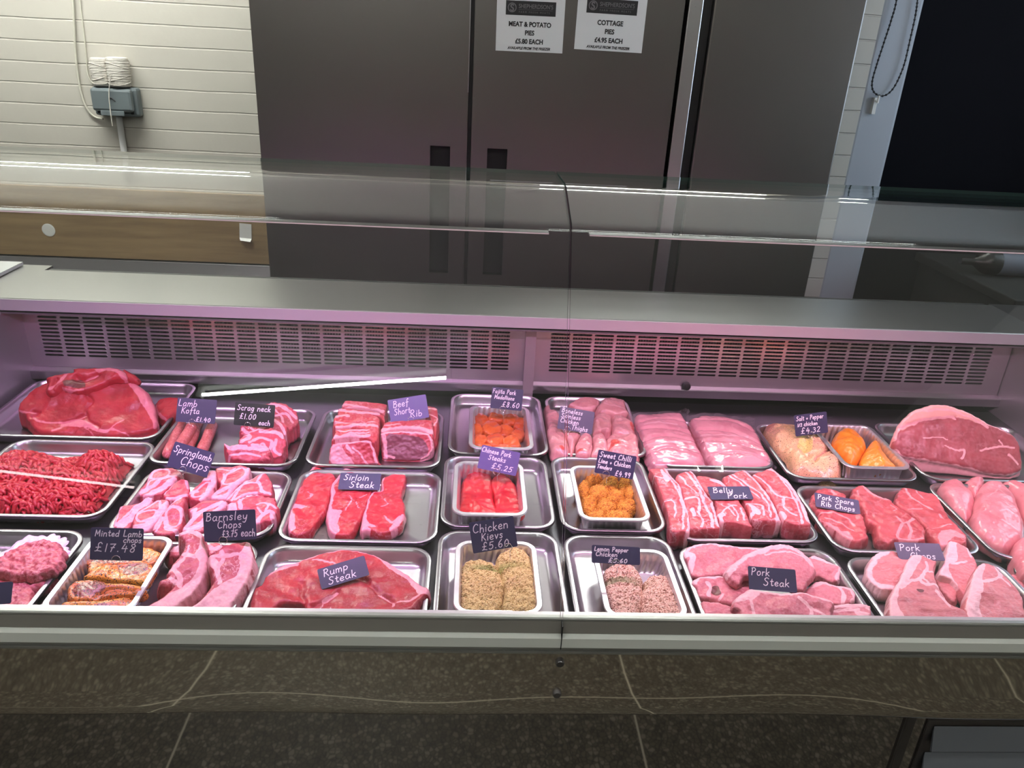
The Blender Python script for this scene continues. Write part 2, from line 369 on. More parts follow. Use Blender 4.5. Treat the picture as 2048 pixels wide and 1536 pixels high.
# well and deck
DK = RIM-0.028
cp_('deck', MB().box(CX0-.02, CX1+.02, RY+.032, 1.775, DK-.02, DK), M['deck'])
cp_('front_lip', MB().box(EX0, EX1, RY+.0145, RY+.0165, DK-.02, .842), M['steel_dark'])
# back grilles: two perforated plates with rows of slots
GY = 1.77; GZ0, GZ1 = RIM+0.004+.02, EYE-0.355*GY
def grille(name, x0, x1, sx0, sx1, ncol, label):
    bar, rows = 0.0065, 11
    zt_, zb_ = GZ1-.014, GZ0+.028
    px = [x0]; 
    pitch = (sx1-sx0)/ncol
    xs = [(x0, sx0, False)]
    for c in range(ncol):
        a = sx0+c*pitch; xs.append((a, a+pitch-bar, True)); xs.append((a+pitch-bar, a+pitch if c < ncol-1 else x1, False))
    rp = (zt_-zb_)/rows; hs = rp*0.56
    zz = [(GZ0, zb_, False)]
    for r in range(rows):
        a = zb_+r*rp; zz.append((a, a+hs, True)); zz.append((a+hs, a+rp if r < rows-1 else GZ1, False))
    mb = MB(); th = .0015; c4 = 0.0022
    vid = {}
    def V(x, z):
        k = (round(x, 5), round(z, 5))
        if k not in vid: vid[k] = len(vs_); vs_.append((x, GY, z))
        return vid[k]
    vs_ = []; fs_ = []
    for xa, xb, sx in xs:
        for za, zb, sz in zz:
            if sx and sz:      # chamfer the four corners of the slot
                for (cx_, cz_, dx_, dz_) in ((xa, za, 1, 1), (xb, za, -1, 1), (xb, zb, -1, -1), (xa, zb, 1, -1)):
                    fs_.append((V(cx_, cz_), V(cx_+dx_*c4, cz_), V(cx_, cz_+dz_*c4)))
                continue
            fs_.append((V(xa, za), V(xb, za), V(xb, zb), V(xa, zb)))
    mb.add(vs_, fs_)
    # lip along the bottom edge
    o = cp_(name, mb, M['grille'])
    so = o.modifiers.new('thick', 'SOLIDIFY'); so.thickness = th; so.offset = 0
    return o
M['grille'] = mat('polished grille steel', (0.64, 0.57, 0.61), 0.30, 0.85, bump=0.03, bscale=8)
gx = lambda px, py: on_y(px, py, GY)[0]
grille('back_grille', CX0, SEAM-.004, gx(76, 640), gx(1024, 700), 22, '')
grille('back_grille', SEAM+.022, CX1-.002, gx(1100, 700), gx(1978, 740), 21, '')
cp_('grille_lip', MB().extrude_x([(GY+.001, GZ0), (GY-.016, GZ0-.004), (GY-.018, GZ0-.006), (GY-.018, RIM-.002), (GY-.014, RIM-.002), (GY+.001, GZ0-.008)], CX0, CX1), M['steel_bright'])
cp_('divider_post', MB().box(SEAM-.004, SEAM+.021, GY-.026, GY-.001, DK, GZ1+.02), mat('pinkish painted post', (0.42, 0.36, 0.38), 0.4, 0.6))
cp_('rubber_bung', MB().lathe([(0.003, .012), (0.0085, .010), (0.010, 0.004), (0.010, -.004), (0.004, -.01)], 14), M['black'], smooth=True)
b_ = [q for q in ctr.children if q.name.startswith('rubber_bung')][-1]; q_ = on_y(1372, 770, GY-.006); b_.rotation_euler = (rad(90), 0, 0); b_.location = (q_[0]-.15, GY-.010-1.3, q_[2])
# cooling coil and dark chamber behind the slots
cp_('chamber', MB().box(CX0, CX1, 1.915, 1.93, DK, 1.0).box(CX0, CX1, 1.775, 1.93, DK-.02, DK), M['black'])
co = MB()
for k in range(3):
    z = GZ0+.035+k*.044
    co.box(CX0+.22, CX1-.10, 1.838, 1.846, z, z+.016)
cp_('cooling_coil', co, mat('coil fins', (0.42, 0.42, 0.46), 0.4, 0.7))
fn = MB()
for k in range(300):
    x = CX0+.22+k*(CX1-CX0-.32)/300
    fn.box(x, x+.0016, 1.826, 1.862, GZ0+.03, GZ0+.15)
cp_('coil_fins', fn, mat('coil fin blades', (0.10, 0.10, 0.12), 0.4, 0.8))
# worktop over the grilles
WY0 = 1.68; WZ = EYE-.343*WY0; WY1 = 1.905
cp_('worktop', MB().extrude_x([(WY0, WZ-.003), (WY0+.003, WZ), (WY1, WZ), (WY1, WZ-.02), (WY1-.004, WZ-.022), (WY0+.01, WZ-.006), (WY0+.008, WZ-.026), (WY0, WZ-.026)], CX0-.012, CX1+.008), M['steel'])
cp_('rear_panel', MB().box(EX0, EX1, 1.932, 1.94, .10, WZ-.024), M['steel_dark'])
cp_('soffit', MB().box(CX0, CX1, GY+.004, 1.93, GZ1+.006, GZ1+.012).box(CX0, CX1, WY0+.012, GY+.003, GZ1+.012, GZ1+.016), mat('case soffit', (0.16, 0.14, 0.15), 0.5, 0.4))
cp_('worktop_edge', MB().box(CX0-.012, CX1+.008, WY0-.0025, WY0-.0004, WZ-.027, WZ-.001), mat('satin edge trim', (0.56, 0.54, 0.57), 0.45, 0.45))
# end panels of the case
def end_panel(x0, x1, name):
    prof = [(RY+.034, DK-.02), (RY+.034, .80), (WY0-.10, .86), (WY0+.02, WZ-.03), (WY0+.02, WZ-.004), (WY1, WZ-.004), (WY1, DK-.02)]
    return cp_(name, MB().extrude_x(prof, x0, x1), M['endp'], bevel=.002)
M['endp'] = mat('end panel steel', (0.50, 0.48, 0.50), 0.40, 0.7)
end_panel(CX0-.012, CX0, 'end_panel'); end_panel(CX1, CX1+.012, 'end_panel')
cp_('end_worktop', MB().box(EX0, CX0-.014, WY0-.01, WY1+.06, WZ-.03, WZ-.006), M['steel'])
cp_('end_worktop', MB().box(CX1+.012, EX1, WY0-.01, WY1+.02, WZ-.03, WZ-.003), M['steel_dark'])
cp_('neighbour_top', MB().box(EX0, CX0-.08, 1.5, WY1+.05, WZ-.004, WZ+.004), mat('white plastic board', (0.62, 0.62, 0.60), 0.4))

# glass: leaning front, bend, shallow slope, then level
J = (1.108, EYE-.243); K = (1.216, EYE-.2055); Lp = (1.371, EYE-.21)
def glass_profile():
    P = [(RY+.006, EYE-.736), (RY+.010, EYE-.730)]
    a = np.array([RY+.006, EYE-.736]); b = np.array(J); c = np.array(K); d = np.array(Lp)
    out = [a]
    def bend(p, q, r, rr, n):
        u = (p-q)/np.linalg.norm(p-q); w = (r-q)/np.linalg.norm(r-q); A = q+u*rr; B = q+w*rr
        return [A+u*.004, A+u*.002]+[A*(1-t)**2+2*q*t*(1-t)+B*t*t for t in np.linspace(0, 1, n)]+[B+w*.002, B+w*.004]
    out += bend(a, b, c, .006, 6); out += bend(b, c, d, .012, 6); out.append(d)
    return [tuple(p) for p in out]
GP = glass_profile()
def glass(x0, x1):
    th = 0.006; top = []
    P = np.array(GP); nrm = []
    for i in range(len(P)):
        t = P[min(i+1, len(P)-1)]-P[max(i-1, 0)]; t /= np.linalg.norm(t); nrm.append(np.array([t[1], -t[0]]))
    inner = [P[i]-nrm[i]*th for i in range(len(P))]
    mb = MB(); n = len(P)
    for side, pl in ((0, P), (1, inner)):
        vs_ = [(x, y, z) for (y, z) in pl for x in (x0, x1)]
        mb.add(vs_, [(2*i, 2*i+1, 2*i+3, 2*i+2) if not side else (2*i, 2*i+2, 2*i+3, 2*i+1) for i in range(n-1)], 0)
    ring = list(P)+inner[::-1]
    for x, flip in ((x0, 0), (x1, 1)):
        vs_ = [(x, y, z) for y, z in ring]; m2 = 2*n
        mb.add(vs_, [(i, i+1, m2-2-i, m2-1-i) for i in range(n-1)], 1)
    for i in (0, n-1):
        mb.add([(x0, *P[i]), (x1, *P[i]), (x1, *inner[i]), (x0, *inner[i])], [(0, 1, 2, 3)], 1)
    me = bpy.data.meshes.new('glass_pane'); me.from_pydata(mb.v, [], mb.f)
    me.materials.append(M['glass']); me.materials.append(M['glass_edge']); me.polygons.foreach_set('material_index', mb.m)
    import bmesh
    b2 = bmesh.new(); b2.from_mesh(me); bmesh.ops.remove_doubles(b2, verts=b2.verts, dist=1e-5); bmesh.ops.recalc_face_normals(b2, faces=b2.faces); b2.to_mesh(me); b2.free()
    me.polygons.foreach_set('use_smooth', [True]*len(me.polygons)); me.set_sharp_from_angle(angle=rad(35))
    o = bpy.data.objects.new('glass_pane', me); COL.objects.link(o); o.parent = ctr; o.location = (-0.15, -1.3, 0)
    o['label'] = 'clear curved glass pane'
    return o
glass(EX0, CX0-.006); glass(CX0-.003, SEAM-.0015); glass(SEAM+.0015, CX1-.003)
glass(CX1, EX1)
# slim light strip under the bend of the glass
for x0, x1 in ((CX0+.01, SEAM-.03), (SEAM+.03, CX1-.03)):
    ls = cp_('light_strip', MB().box(x0, x1, J[0]+.006, J[0]+.022, J[1]-.0125, J[1]-.0098), M['steel_bright'])
    MB().box(x0, x1, J[0]+.0046, J[0]+.0058, J[1]-.0116, J[1]-.0106).build('diffuser', M['led'], ls)

# ---------------------------------------------------------------- behind the counter
FY = 2.60
def fx(px, py=0): return float(on_y(px, py, FY)[0])
FXL, FXM0, FXM1, FXR = -0.682, fx(943), fx(949), fx(1371)
GX0, GX1, GX2, GXR = fx(1379), fx(1408), fx(1430), 1.190
FTOP, FBOT = 2.05, 0.12
hz1 = on_y(880, 292, FY)[2]; hz0 = hz1-0.42
def door(name, parent, x0, x1, hx=None):
    # door leaf with a dark recessed grip let into its face
    if hx is None:
        return MB().box(x0, x1, FY, FY+.05, FBOT+.12, FTOP-.03).build(name, M['fridge'], parent, bevel=.006)
    a, b = hx
    mb = MB()
    X = [x0, a, b, x1]; Z = [FBOT+.12, hz0, hz1, FTOP-.03]
    for i in range(3):
        for j in range(3):
            if i == 1 and j == 1: continue
            mb.add([(X[i], FY, Z[j]), (X[i+1], FY, Z[j]), (X[i+1], FY, Z[j+1]), (X[i], FY, Z[j+1])], [(0, 1, 2, 3)])
    mb.add([(x0,FY,Z[0]),(x0,FY,Z[3]),(x0,FY+.05,Z[3]),(x0,FY+.05,Z[0])], [(0,1,2,3)])
    mb.add([(x1,FY,Z[0]),(x1,FY,Z[3]),(x1,FY+.05,Z[3]),(x1,FY+.05,Z[0])], [(0,1,2,3)])
    mb.add([(x0,FY+.05,Z[0]),(x1,FY+.05,Z[0]),(x1,FY+.05,Z[3]),(x0,FY+.05,Z[3])], [(0,1,2,3)])
    mb.add([(x0,FY,Z[3]),(x1,FY,Z[3]),(x1,FY+.05,Z[3]),(x0,FY+.05,Z[3])], [(0,1,2,3)])
    mb.add([(x0,FY,Z[0]),(x1,FY,Z[0]),(x1,FY+.05,Z[0]),(x0,FY+.05,Z[0])], [(0,1,2,3)])
    d = mb.build(name, M['fridge'], parent)
    h = MB()
    y1 = FY+.028
    h.add([(a,y1,hz0),(b,y1,hz0),(b,y1,hz1),(a,y1,hz1),(a,FY,hz0),(b,FY,hz0),(b,FY,hz1),(a,FY,hz1)], [(0,1,2,3),(0,4,5,1),(1,5,6,2),(2,6,7,3),(3,7,4,0)])
    h.build('handle', M['black'], d)
    return d
def at0(par):
    for c in par.children: c.location = c.location-par.location if c.parent is par else c.location
f1 = empty('fridge', (0, 0, 0), label='tall double door stainless fridge with two paper notices on it', cat='fridge')
MB().box(FXL, FXR, FY+.055, 3.18, FBOT, FTOP).build('body', M['steel_dark'], f1, bevel=.004)
hy = 320
door('door', f1, FXL, FXM0-.002, (fx(860, hy), fx(900, hy)))
door('door', f1, FXM1+.002, FXR, (fx(974, hy), fx(1014, hy)))
MB().box(FXM0-.001, FXM1+.001, FY+.012, FY+.052, FBOT+.12, FTOP-.03).build('gasket', M['black'], f1)
MB().box(FXM0-.004, FXM0-.0015, FY-.002, FY+.01, on_y(942, 185, FY)[2], FTOP-.03).build('door_edge_trim', M['steel_bright'], f1)
for x in (FXL+.06, FXR-.06):
    for y in (FY+.12, 3.1): MB().lathe([(.02, 0), (.02, FBOT)], 12, 0, (x, y, 0)).build('leg', M['steel_dark'], f1, smooth=True)
f2 = empty('fridge', (0, 0, 0), label='narrower stainless fridge standing next to the white brick pillar', cat='fridge')
MB().box(GX0, GXR, FY+.055, 3.18, FBOT, FTOP).build('body', M['steel_dark'], f2, bevel=.004)
MB().box(GX0, GX1, FY-.004, FY+.05, FBOT, FTOP).build('frame', M['steel'], f2, bevel=.003)
door('door', f2, GX2, GXR)
MB().box(GX1+.001, GX2-.001, FY+.02, FY+.052, FBOT, FTOP-.02).build('gasket', M['black'], f2)
for x in (GX0+.06, GXR-.06):
    for y in (FY+.12, 3.1): MB().lathe([(.02, 0), (.02, FBOT)], 12, 0, (x, y, 0)).build('leg', M['steel_dark'], f2, smooth=True)

def text_mesh(s, size, ax='CENTER', bold=0.0, shear=0.0, width=1.0, space=1.0):
    c = bpy.data.curves.new('t', 'FONT'); c.body = s; c.size = size; c.align_x = ax; c.offset = bold; c.shear = shear; c.space_character = space
    o = bpy.data.objects.new('t', c); COL.objects.link(o)
    dg = bpy.context.evaluated_depsgraph_get(); me = bpy.data.meshes.new_from_object(o.evaluated_get(dg))
    bpy.data.objects.remove(o); 
    v = [(p.co.x*width, p.co.y) for p in me.vertices]; f = [tuple(p.vertices) for p in me.polygons]
    bpy.data.meshes.remove(me)
    return v, f
def notice(px_bl, px_br, lines, label):
    bl_ = on_y(*px_bl, FY-.0015); br_ = on_y(*px_br, FY-.0015)
    u = br_-bl_; w = np.linalg.norm(u); ang = math.atan2(u[2], u[0])
    r = empty('paper_notice', tuple(bl_), label=label, cat='notice', group='A4 notices on the fridge door'); r.rotation_euler = (0, -ang, 0)
    h = w*0.297/0.21*0.72
    MB().box(0, w, -.0004, 0, 0, h).build('sheet', M['paper'], r)
    sc = w/0.21
    def put(name, s, x, z, size, mt, **k):
        v, f = text_mesh(s, size*sc, **k)
        return MB().add([(x*sc+a, -.0009, z*sc+b) for a, b in v], f).build(name, mt, r)
    ban = MB().box(.028*sc, .182*sc, -.0007, -.0004, .103*sc, .143*sc).build('banner', M['ink'], r)
    lg = MB(); cx, cz, R_ = .047*sc, .1235*sc, .0135*sc
    n = 36
    lg.add([(cx+q*math.cos(2*math.pi*i/n), -.0009, cz+q*math.sin(2*math.pi*i/n)) for q in (R_, R_*.80) for i in range(n)], [(i, (i+1) % n, n+(i+1) % n, n+i) for i in range(n)])
    v, f = text_mesh('S', .027*sc, bold=.0008*sc)
    lg.add([(cx+a, -.0009, cz-.0095*sc+b) for a, b in v], f)
    v, f = text_mesh("SHEPHERDSON'S", .0165*sc, 'LEFT', width=0.86, bold=.0002)
    lg.add([(.067*sc+a, -.0009, .123*sc+b) for a, b in v], f)
    lg.box(.067*sc, .172*sc, -.0009, -.0008, .1185*sc, .1192*sc)
    v, f = text_mesh("FARM FRESH MEATS", .0075*sc, 'LEFT', space=1.55, width=0.98)
    lg.add([(.068*sc+a, -.0009, .1095*sc+b) for a, b in v], f)
    lg.build('logo', M['ink_grey'], ban)
    tx = MB()
    for s, z, size, k in lines:
        v, f = text_mesh(s, size*sc, **k)
        tx.add([(.104*sc+a, -.0009, z*sc+b) for a, b in v], f)
    tx.build('lettering', M['ink'], r)
    return r
kw = dict(bold=.0007, width=.92); it = dict(shear=.25, bold=.0004, width=.9)
notice((991, 101), (1124.5, 107), [('MEAT & POTATO', .072, .0185, kw), ('PIES', .048, .0185, kw), ('£5.80 EACH', .0235, .0185, kw), ('AVAILABLE FROM THE FREEZER', .0065, .0105, it)], 'white paper notice reading MEAT & POTATO PIES £5.80 EACH on the fridge door')
notice((1148, 98), (1283, 106.5), [('COTTAGE', .072, .0185, kw), ('PIES', .048, .0185, kw), ('£4.95 EACH', .0235, .0185, kw), ('AVAILABLE FROM THE FREEZER', .0065, .0105, it)], 'white paper notice reading COTTAGE PIES £4.95 EACH on the fridge door')

# socket box on the wall, two twine spools on it, cables
WY = YB-.001
a_ = on_y(180, 172, WY-.05); b_ = on_y(279, 234, WY-.05)
sx0, sx1, sz1, sz0 = a_[0], b_[0], a_[2], b_[2]-.002
sb = empty('socket_box', ((sx0+sx1)/2, WY, sz0), label='grey weatherproof double socket box fixed on the white brick wall', cat='socket')
hw = (sx1-sx0)/2; hh = sz1-sz0
MB().box(-hw, hw, -.045, 0, 0, hh).build('back_box', M['socket'], sb, bevel=.010)
lid = MB().box(-hw+.004, hw-.012, -.072, -.046, .018, hh-.004).build('lid', M['socket'], sb, bevel=.010)
MB().box(-hw+.035, hw-.045, -.076, -.070, .004, .022).build('latch', M['socket'], sb, bevel=.002)
for s in (-1, 1): MB().lathe([(.0045, 0), (.0045, .006)], 10).build('screw', M['black'], sb, loc=(s*(hw-.018)-.006*(s>0), -.048, .014)).rotation_euler = (rad(90), 0, 0)
MB().tube([(-.012, -.0735, hh*.62), (-.002, -.0735, hh*.66), (.008, -.0735, hh*.58), (.012, -.0735, hh*.53)], .0016, 6).build('moulded_mark', M['black'], sb)
def spool(px, w, hpx, label):
    c = on_y(px, 172, WY-.035); t = on_y(px, hpx, WY-.035)
    h = t[2]-sz1
    r = empty('twine_spool', (c[0], WY-.034, sz1+.0005), label=label, cat='twine', group='twine spools on the socket box')
    n = 34; pr = [(.004, 0), (w*.80, .001)]
    for k in range(n): pr.append((w*(1+.03*math.sin(k*2.1))*(0.93+.1*math.sin(math.pi*k/n)), .004+(h-.008)*k/(n-1)))
    pr += [(w*.75, h-.002), (w*.3, h-.001), (.004, h-.012)]
    MB().lathe(pr, 22).build('winding', M['twine'], r, smooth='all')
    tb = MB()
    for k in range(5):
        z = .02+k*(h-.04)/5; tb.tube([(w*1.01*math.cos(t_), w*1.01*math.sin(t_), z+.012*math.sin(t_+k)) for t_ in np.linspace(math.pi, 2*math.pi, 14)], .0016, 5)
    tb.build('loose_strand', M['twine'], r, smooth='all')
    return r
spool(205, .033, 115, 'left white twine spool standing on the grey socket box')
spool(241, .040, 114, 'right and fatter white twine spool standing on the grey socket box')
def cable(name, pts, r, mt, label, cat, y=WY-.006):
    P = [on_y(p[0], p[1], y if len(p) < 3 else p[2]) for p in pts]; o_ = np.array(P[len(P)//2])
    o = MB().tube(spline(P, 8)-o_, r, 8).build(name, mt, loc=tuple(o_), smooth='all')
    return tag(o, label, cat)
cable('cable', [(143, -60), (146, 0), (149, 70), (152, 120), (159, 170), (168, 205), (180, 226), (192, 235), (206, 238, WY-.012)], .0042, M['cable'], 'cream cable curving down the brick wall to the socket box', 'cable')
cable('cable', [(158, -60), (160, 0), (167, 60), (172, 110), (176, 150), (186, 168, WY-.004)], .0022, M['cable'], 'thin white wire running straight down the brick wall behind the cable', 'cable', WY-.003)
cable('conduit', [(238, 232), (242, 262), (247, 295), (254, 340)], .0125, M['white'], 'white conduit pipe leading down from the socket box', 'conduit', WY-.0135)
cable('string', [(221, 150, WY-.076), (219, 170, WY-.078), (218, 190, WY-.08), (220, 215, WY-.082), (223, 238, WY-.083), (225, 252, WY-.082)], .0020, M['twine'], 'loose string end hanging over the front of the socket box', 'string')

# stained board along the wall and the steel bench under it
z1 = on_y(260, 405, WY-.02)[2]; z0 = on_y(260, 518, WY-.02)[2]
bd = MB().box(-2.6, FXL-.01, WY-.022, WY, z0, z1+.05).build('wall_board', M['board'], bevel=.002)
tag(bd, 'brown stained wooden board fixed along the wall left of the fridge', 'board')
def stuck(name, px, py, w, h, label, rz=0, rnd=False):
    c = on_y(px, py, WY-.0235)
    mb = MB()
    if rnd: mb.lathe([(.001, .0008), (w*.8, .0008), (w, 0)], 24)
    else:
        mb.box(-w, w, -h, h, 0, .0006)
        mb.add([(-w,-h,.0007),(w,-h,.0007),(w*.9,-h*1.35,.012),(-w*.8,-h*1.3,.010)], [(0,1,2,3)])
    o = mb.build(name, M['tape'], loc=(c[0], WY-.0235, c[2])); o.rotation_euler = (rad(90), rz, 0)
    return tag(o, label, 'tape')
stuck('tape_scrap', 491, 462, .024, .030, 'peeling white tape scrap near the right end of the wooden board', rad(4))
stuck('tape_disc', 97, 460, .026, 0, 'faint round sticker on the wooden board near the left edge', rnd=True)
bn = empty('steel_bench', (-1.45, 2.85, 0), label='stainless bench with upstand along the wall left of the fridge', cat='bench')
zb = on_y(260, 560, WY-.03)[2]
MB().box(-1.1, 1.45+FXL-.015, -.28, .34, zb-.04, zb).build('top', M['steel'], bn, bevel=.003)
MB().box(-1.1, 1.45+FXL-.015, .318, .345, zb, z0-.004).build('upstand', M['steel_bright'], bn, bevel=.002)
for x in (-1.05, .68):
    for y in (-.25, .30): MB().box(x-.02, x+.02, y-.02, y+.02, 0, zb-.04).build('leg', M['steel'], bn)

# dark cabinet on the right with a bottle lying on it
bc = on_y(1990, 525, 2.42); R_ = .040
cab = empty('low_cabinet', (1.95, 2.42, 0), label='dark low cabinet standing below the blacked out window', cat='cabinet')
czt = bc[2]-R_
DC = mat('dark cabinet paint', (0.012, 0.0125, 0.012), 0.6, spec=.2)
MB().box(-.32, .62, -.27, .27, 0, czt-.03).build('body', DC, cab)
MB().box(-.34, .63, -.29, .28, czt-.03, czt).build('top', DC, cab, bevel=.004)
bt = empty('bottle', (bc[0], 2.42, bc[2]), label='dark bottle with a pale label lying on its side on the cabinet', cat='bottle'); bt.rotation_euler = (0, rad(90), rad(-3))
prof = [(.002, -.115), (.011, -.114), (.012, -.108), (.012, -.075), (.014, -.068), (.030, -.048), (.038, -.034), (.040, -.024), (.040, .14), (.036, .15), (.002, .15)]
MB().lathe(prof, 28).build('glass_body', mat('dark bottle', (0.012, 0.011, 0.010), 0.25), bt, smooth=True)
MB().lathe([(.0403, .005), (.0405, .006), (.0405, .125), (.0403, .126)], 28).build('paper_label', mat('pale label', (0.09, 0.095, 0.12), 0.6), bt, smooth=True)
lb = MB()
for a0, z0_, z1_ in ((math.pi*1.0, .035, .075),):
    n = 8
    lb.add([(.0409*math.cos(a0+(i/n-.5)*1.0), .0409*math.sin(a0+(i/n-.5)*1.0), z) for i in range(n+1) for z in (z0_, z1_)], [(2*i, 2*i+1, 2*i+3, 2*i+2) for i in range(n)])
lb.build('label_print', M['ink'], bt); lb = MB()
for k in range(5):
    a0 = math.pi*1.0+(k-2)*.22
    lb.add([(.0409*math.cos(a0+s*.06), .0409*math.sin(a0+s*.06), z) for s in (-1, 1) for z in (-.020, -.008)], [(0, 1, 3, 2)])
lb.build('lettering', M['ink'], bt)

# ---------------------------------------------------------------- trays
def rrect(x0, x1, y0, y1, r, z, n=7):
    out = []
    for cx, cy, a in ((x1-r, y1-r, 0), (x0+r, y1-r, 90), (x0+r, y0+r, 180), (x1-r, y0+r, 270)):
        for k in range(n):
            t = rad(a+90*k/(n-1)); out.append((cx+r*math.cos(t), cy+r*math.sin(t), z))
    return out
TRAYS = {}
def tray(key, x0, x1, y0, y1, label, r=.038, depth=.026):
    cx, cy = (x0+x1)/2, (y0+y1)/2; a, b = (x1-x0)/2, (y1-y0)/2
    L = []
    def ring(ins, z): L.append(rrect(-a+ins, a-ins, -b+ins, b-ins, max(r-ins, .006), z))
    for ins, z in ((.0005, -.006), (0, -.004), (0.0008, -.001), (.003, 0), (.0075, -.0006), (.0095, -.003), (.0115, -.008), (.0150, -depth+.006), (.018, -depth+.0015), (.0225, -depth)): ring(ins, z)
    mb = MB().loops(L, False, True)
    o = mb.build('steel_tray', M['steel_bright'], loc=(cx, cy, RIM), smooth=38)
    sm = o.modifiers.new('gauge', 'SOLIDIFY'); sm.thickness = .0009; sm.offset = -1
    tag(o, label, 'tray', 'steel display trays in the counter')
    TRAYS[key] = o
    return o
TF = RIM-.026             # inside floor of a tray
TR = [
 ('F1', -.925, -.633, .872, 1.135, 'steel tray of burgers at the left end of the front row'),
 ('F2', -.623, -.338, .872, 1.108, 'steel tray under the Barnsley chops and the marinated lamb chops'),
 ('F3', -.328, -.050, .872, 1.105, 'steel tray holding the large rump steak'),
 ('F4', -.042, .168, .884, 1.156, 'steel tray around the foil container of chicken kievs'),
 ('F5', .176, .368, .884, 1.150, 'steel tray around the foil container of lemon pepper chicken'),
 ('F6', .374, .654, .876, 1.122, 'steel tray of overlapping pork steaks in the front row'),
 ('F7', .664, .950, .872, 1.098, 'steel tray holding the pork chops with white rinds'),
 ('F8', .962, 1.250, .872, 1.092, 'steel tray at the right end of the front row with chicken breast'),
 ('M1', -.925, -.633, 1.172, 1.452, 'deep steel tray heaped with red minced beef'),
 ('M2', -.612, -.333, 1.123, 1.345, 'steel tray crowded with spring lamb chops'),
 ('M3', -.322, -.044, 1.115, 1.358, 'steel tray with three sirloin steaks'),
 ('M4', -.042, .170, 1.166, 1.428, 'steel tray around the foil container of bright red pork steaks'),
 ('M5', .178, .375, 1.161, 1.434, 'steel tray around the foil container of orange chicken tenders'),
 ('M6', .384, .654, 1.138, 1.396, 'steel tray lined with belly pork slices'),
 ('M7', .666, .944, 1.112, 1.338, 'steel tray of pork spare rib chops'),
 ('M8', .956, 1.250, 1.100, 1.360, 'steel tray of plump pink chicken breasts at the right'),
 ('B1', -1.030, -.647, 1.462, 1.750, 'large steel tray under the big beef joint'),
 ('B2', -.636, -.340, 1.366, 1.628, 'steel tray with lamb koftas and scrag neck slices'),
 ('B3', -.326, -.050, 1.371, 1.634, 'steel tray of beef short ribs'),
 ('B4', -.038, .180, 1.434, 1.738, 'steel tray around the foil container of fajita pork medallions'),
 ('B5', .190, .396, 1.440, 1.738, 'steel tray filled with boneless chicken thighs'),
 ('B6', .402, .664, 1.402, 1.620, 'steel tray under two vacuum packs of chicken'),
 ('B7', .676, .962, 1.364, 1.616, 'steel tray holding the peppered half chicken and orange chicken'),
 ('B8', .974, 1.330, 1.372, 1.640, 'steel tray under the large ham joint'),
]
for t in TR: tray(*t)
M1D = .05
# foil containers: rim traced at its height, sides crinkled
def foil(quad, label, zr=RIM+.014, depth=.036, r=.026):
    P = [on_z(*q, zr) for q in quad]      # TL TR BR BL
    x0 = (P[0][0]+P[3][0])/2; x1 = (P[1][0]+P[2][0])/2; y1 = (P[0][1]+P[1][1])/2; y0 = (P[2][1]+P[3][1])/2
    cx, cy, a, b = (x0+x1)/2, (y0+y1)/2, (x1-x0)/2, (y1-y0)/2
    n = 40; L = []
    def ring(ins, z, crk=0.0):
        R = rrect(-a+ins, a-ins, -b+ins, b-ins, max(r-ins, .010), z, 2)   # resampled ring
        R = rrect(-a+ins, a-ins, -b+ins, b-ins, max(r-ins, .010), z, 9)
        pts = np.array(R+[R[0]]); seg = np.linalg.norm(np.diff(pts, axis=0), axis=1); cum = np.concatenate([[0], np.cumsum(seg)]); N_ = 288
        s = np.linspace(0, cum[-1], N_, endpoint=False); q = np.stack([np.interp(s, cum, pts[:, k]) for k in range(3)], 1)
        if crk:
            c = np.array([0, 0, z]); d = q-c; d[:, 2] = 0; d /= np.linalg.norm(d, axis=1)[:, None]
            q = q+d*(crk*np.where(np.arange(N_) % 6 < 3, 1, -1))[:, None]
        L.append([tuple(p) for p in q])
    for ins, z, c in ((.001, -.003, 0), (0, -.001, 0), (.001, .0008, 0), (.0080, .0008, 0), (.0090, -.001, 0), (.0102, -.004, .0005), (.0125, -.018, .0012), (.0150, -depth+.004, .0012), (.0180, -depth, 0)): ring(ins, z, c)
    mb = MB().loops(L, False, True)
    o = mb.build('foil_container', M['foil'], loc=(cx, cy, zr), smooth=50)
    sm = o.modifiers.new('gauge', 'SOLIDIFY'); sm.thickness = .0006; sm.offset = 0
    tag(o, label, 'foil container', 'foil containers in the trays')
    return o
FOILZ = RIM+.014
foil([(178,1070),(336,1074),(282,1228),(84,1224)], 'foil container of orange minted lamb chops in the front row')
foil([(911,1083),(1070,1082),(1088,1227),(906,1231)], 'foil container of golden crumbed chicken kievs')
foil([(1180,1097),(1322,1100),(1391,1238),(1216,1238)], 'foil container of pinkish crumbed lemon pepper chicken')
foil([(905,925),(1045,922),(1057,1030),(907,1033)], 'foil container of bright red Chinese pork steaks', zr=RIM+.020, depth=.044)
foil([(1146,934),(1271,931),(1298,1042),(1150,1041)], 'foil container of orange crumbed chicken tenders', zr=RIM+.020, depth=.044)
foil([(938,813),(1059,810),(1066,899),(938,898)], 'foil container of orange fajita pork medallions')
foil([(1625,850),(1752,848),(1812,940),(1685,934)], 'foil container of two bright orange chicken portions', zr=RIM+.020, depth=.044)

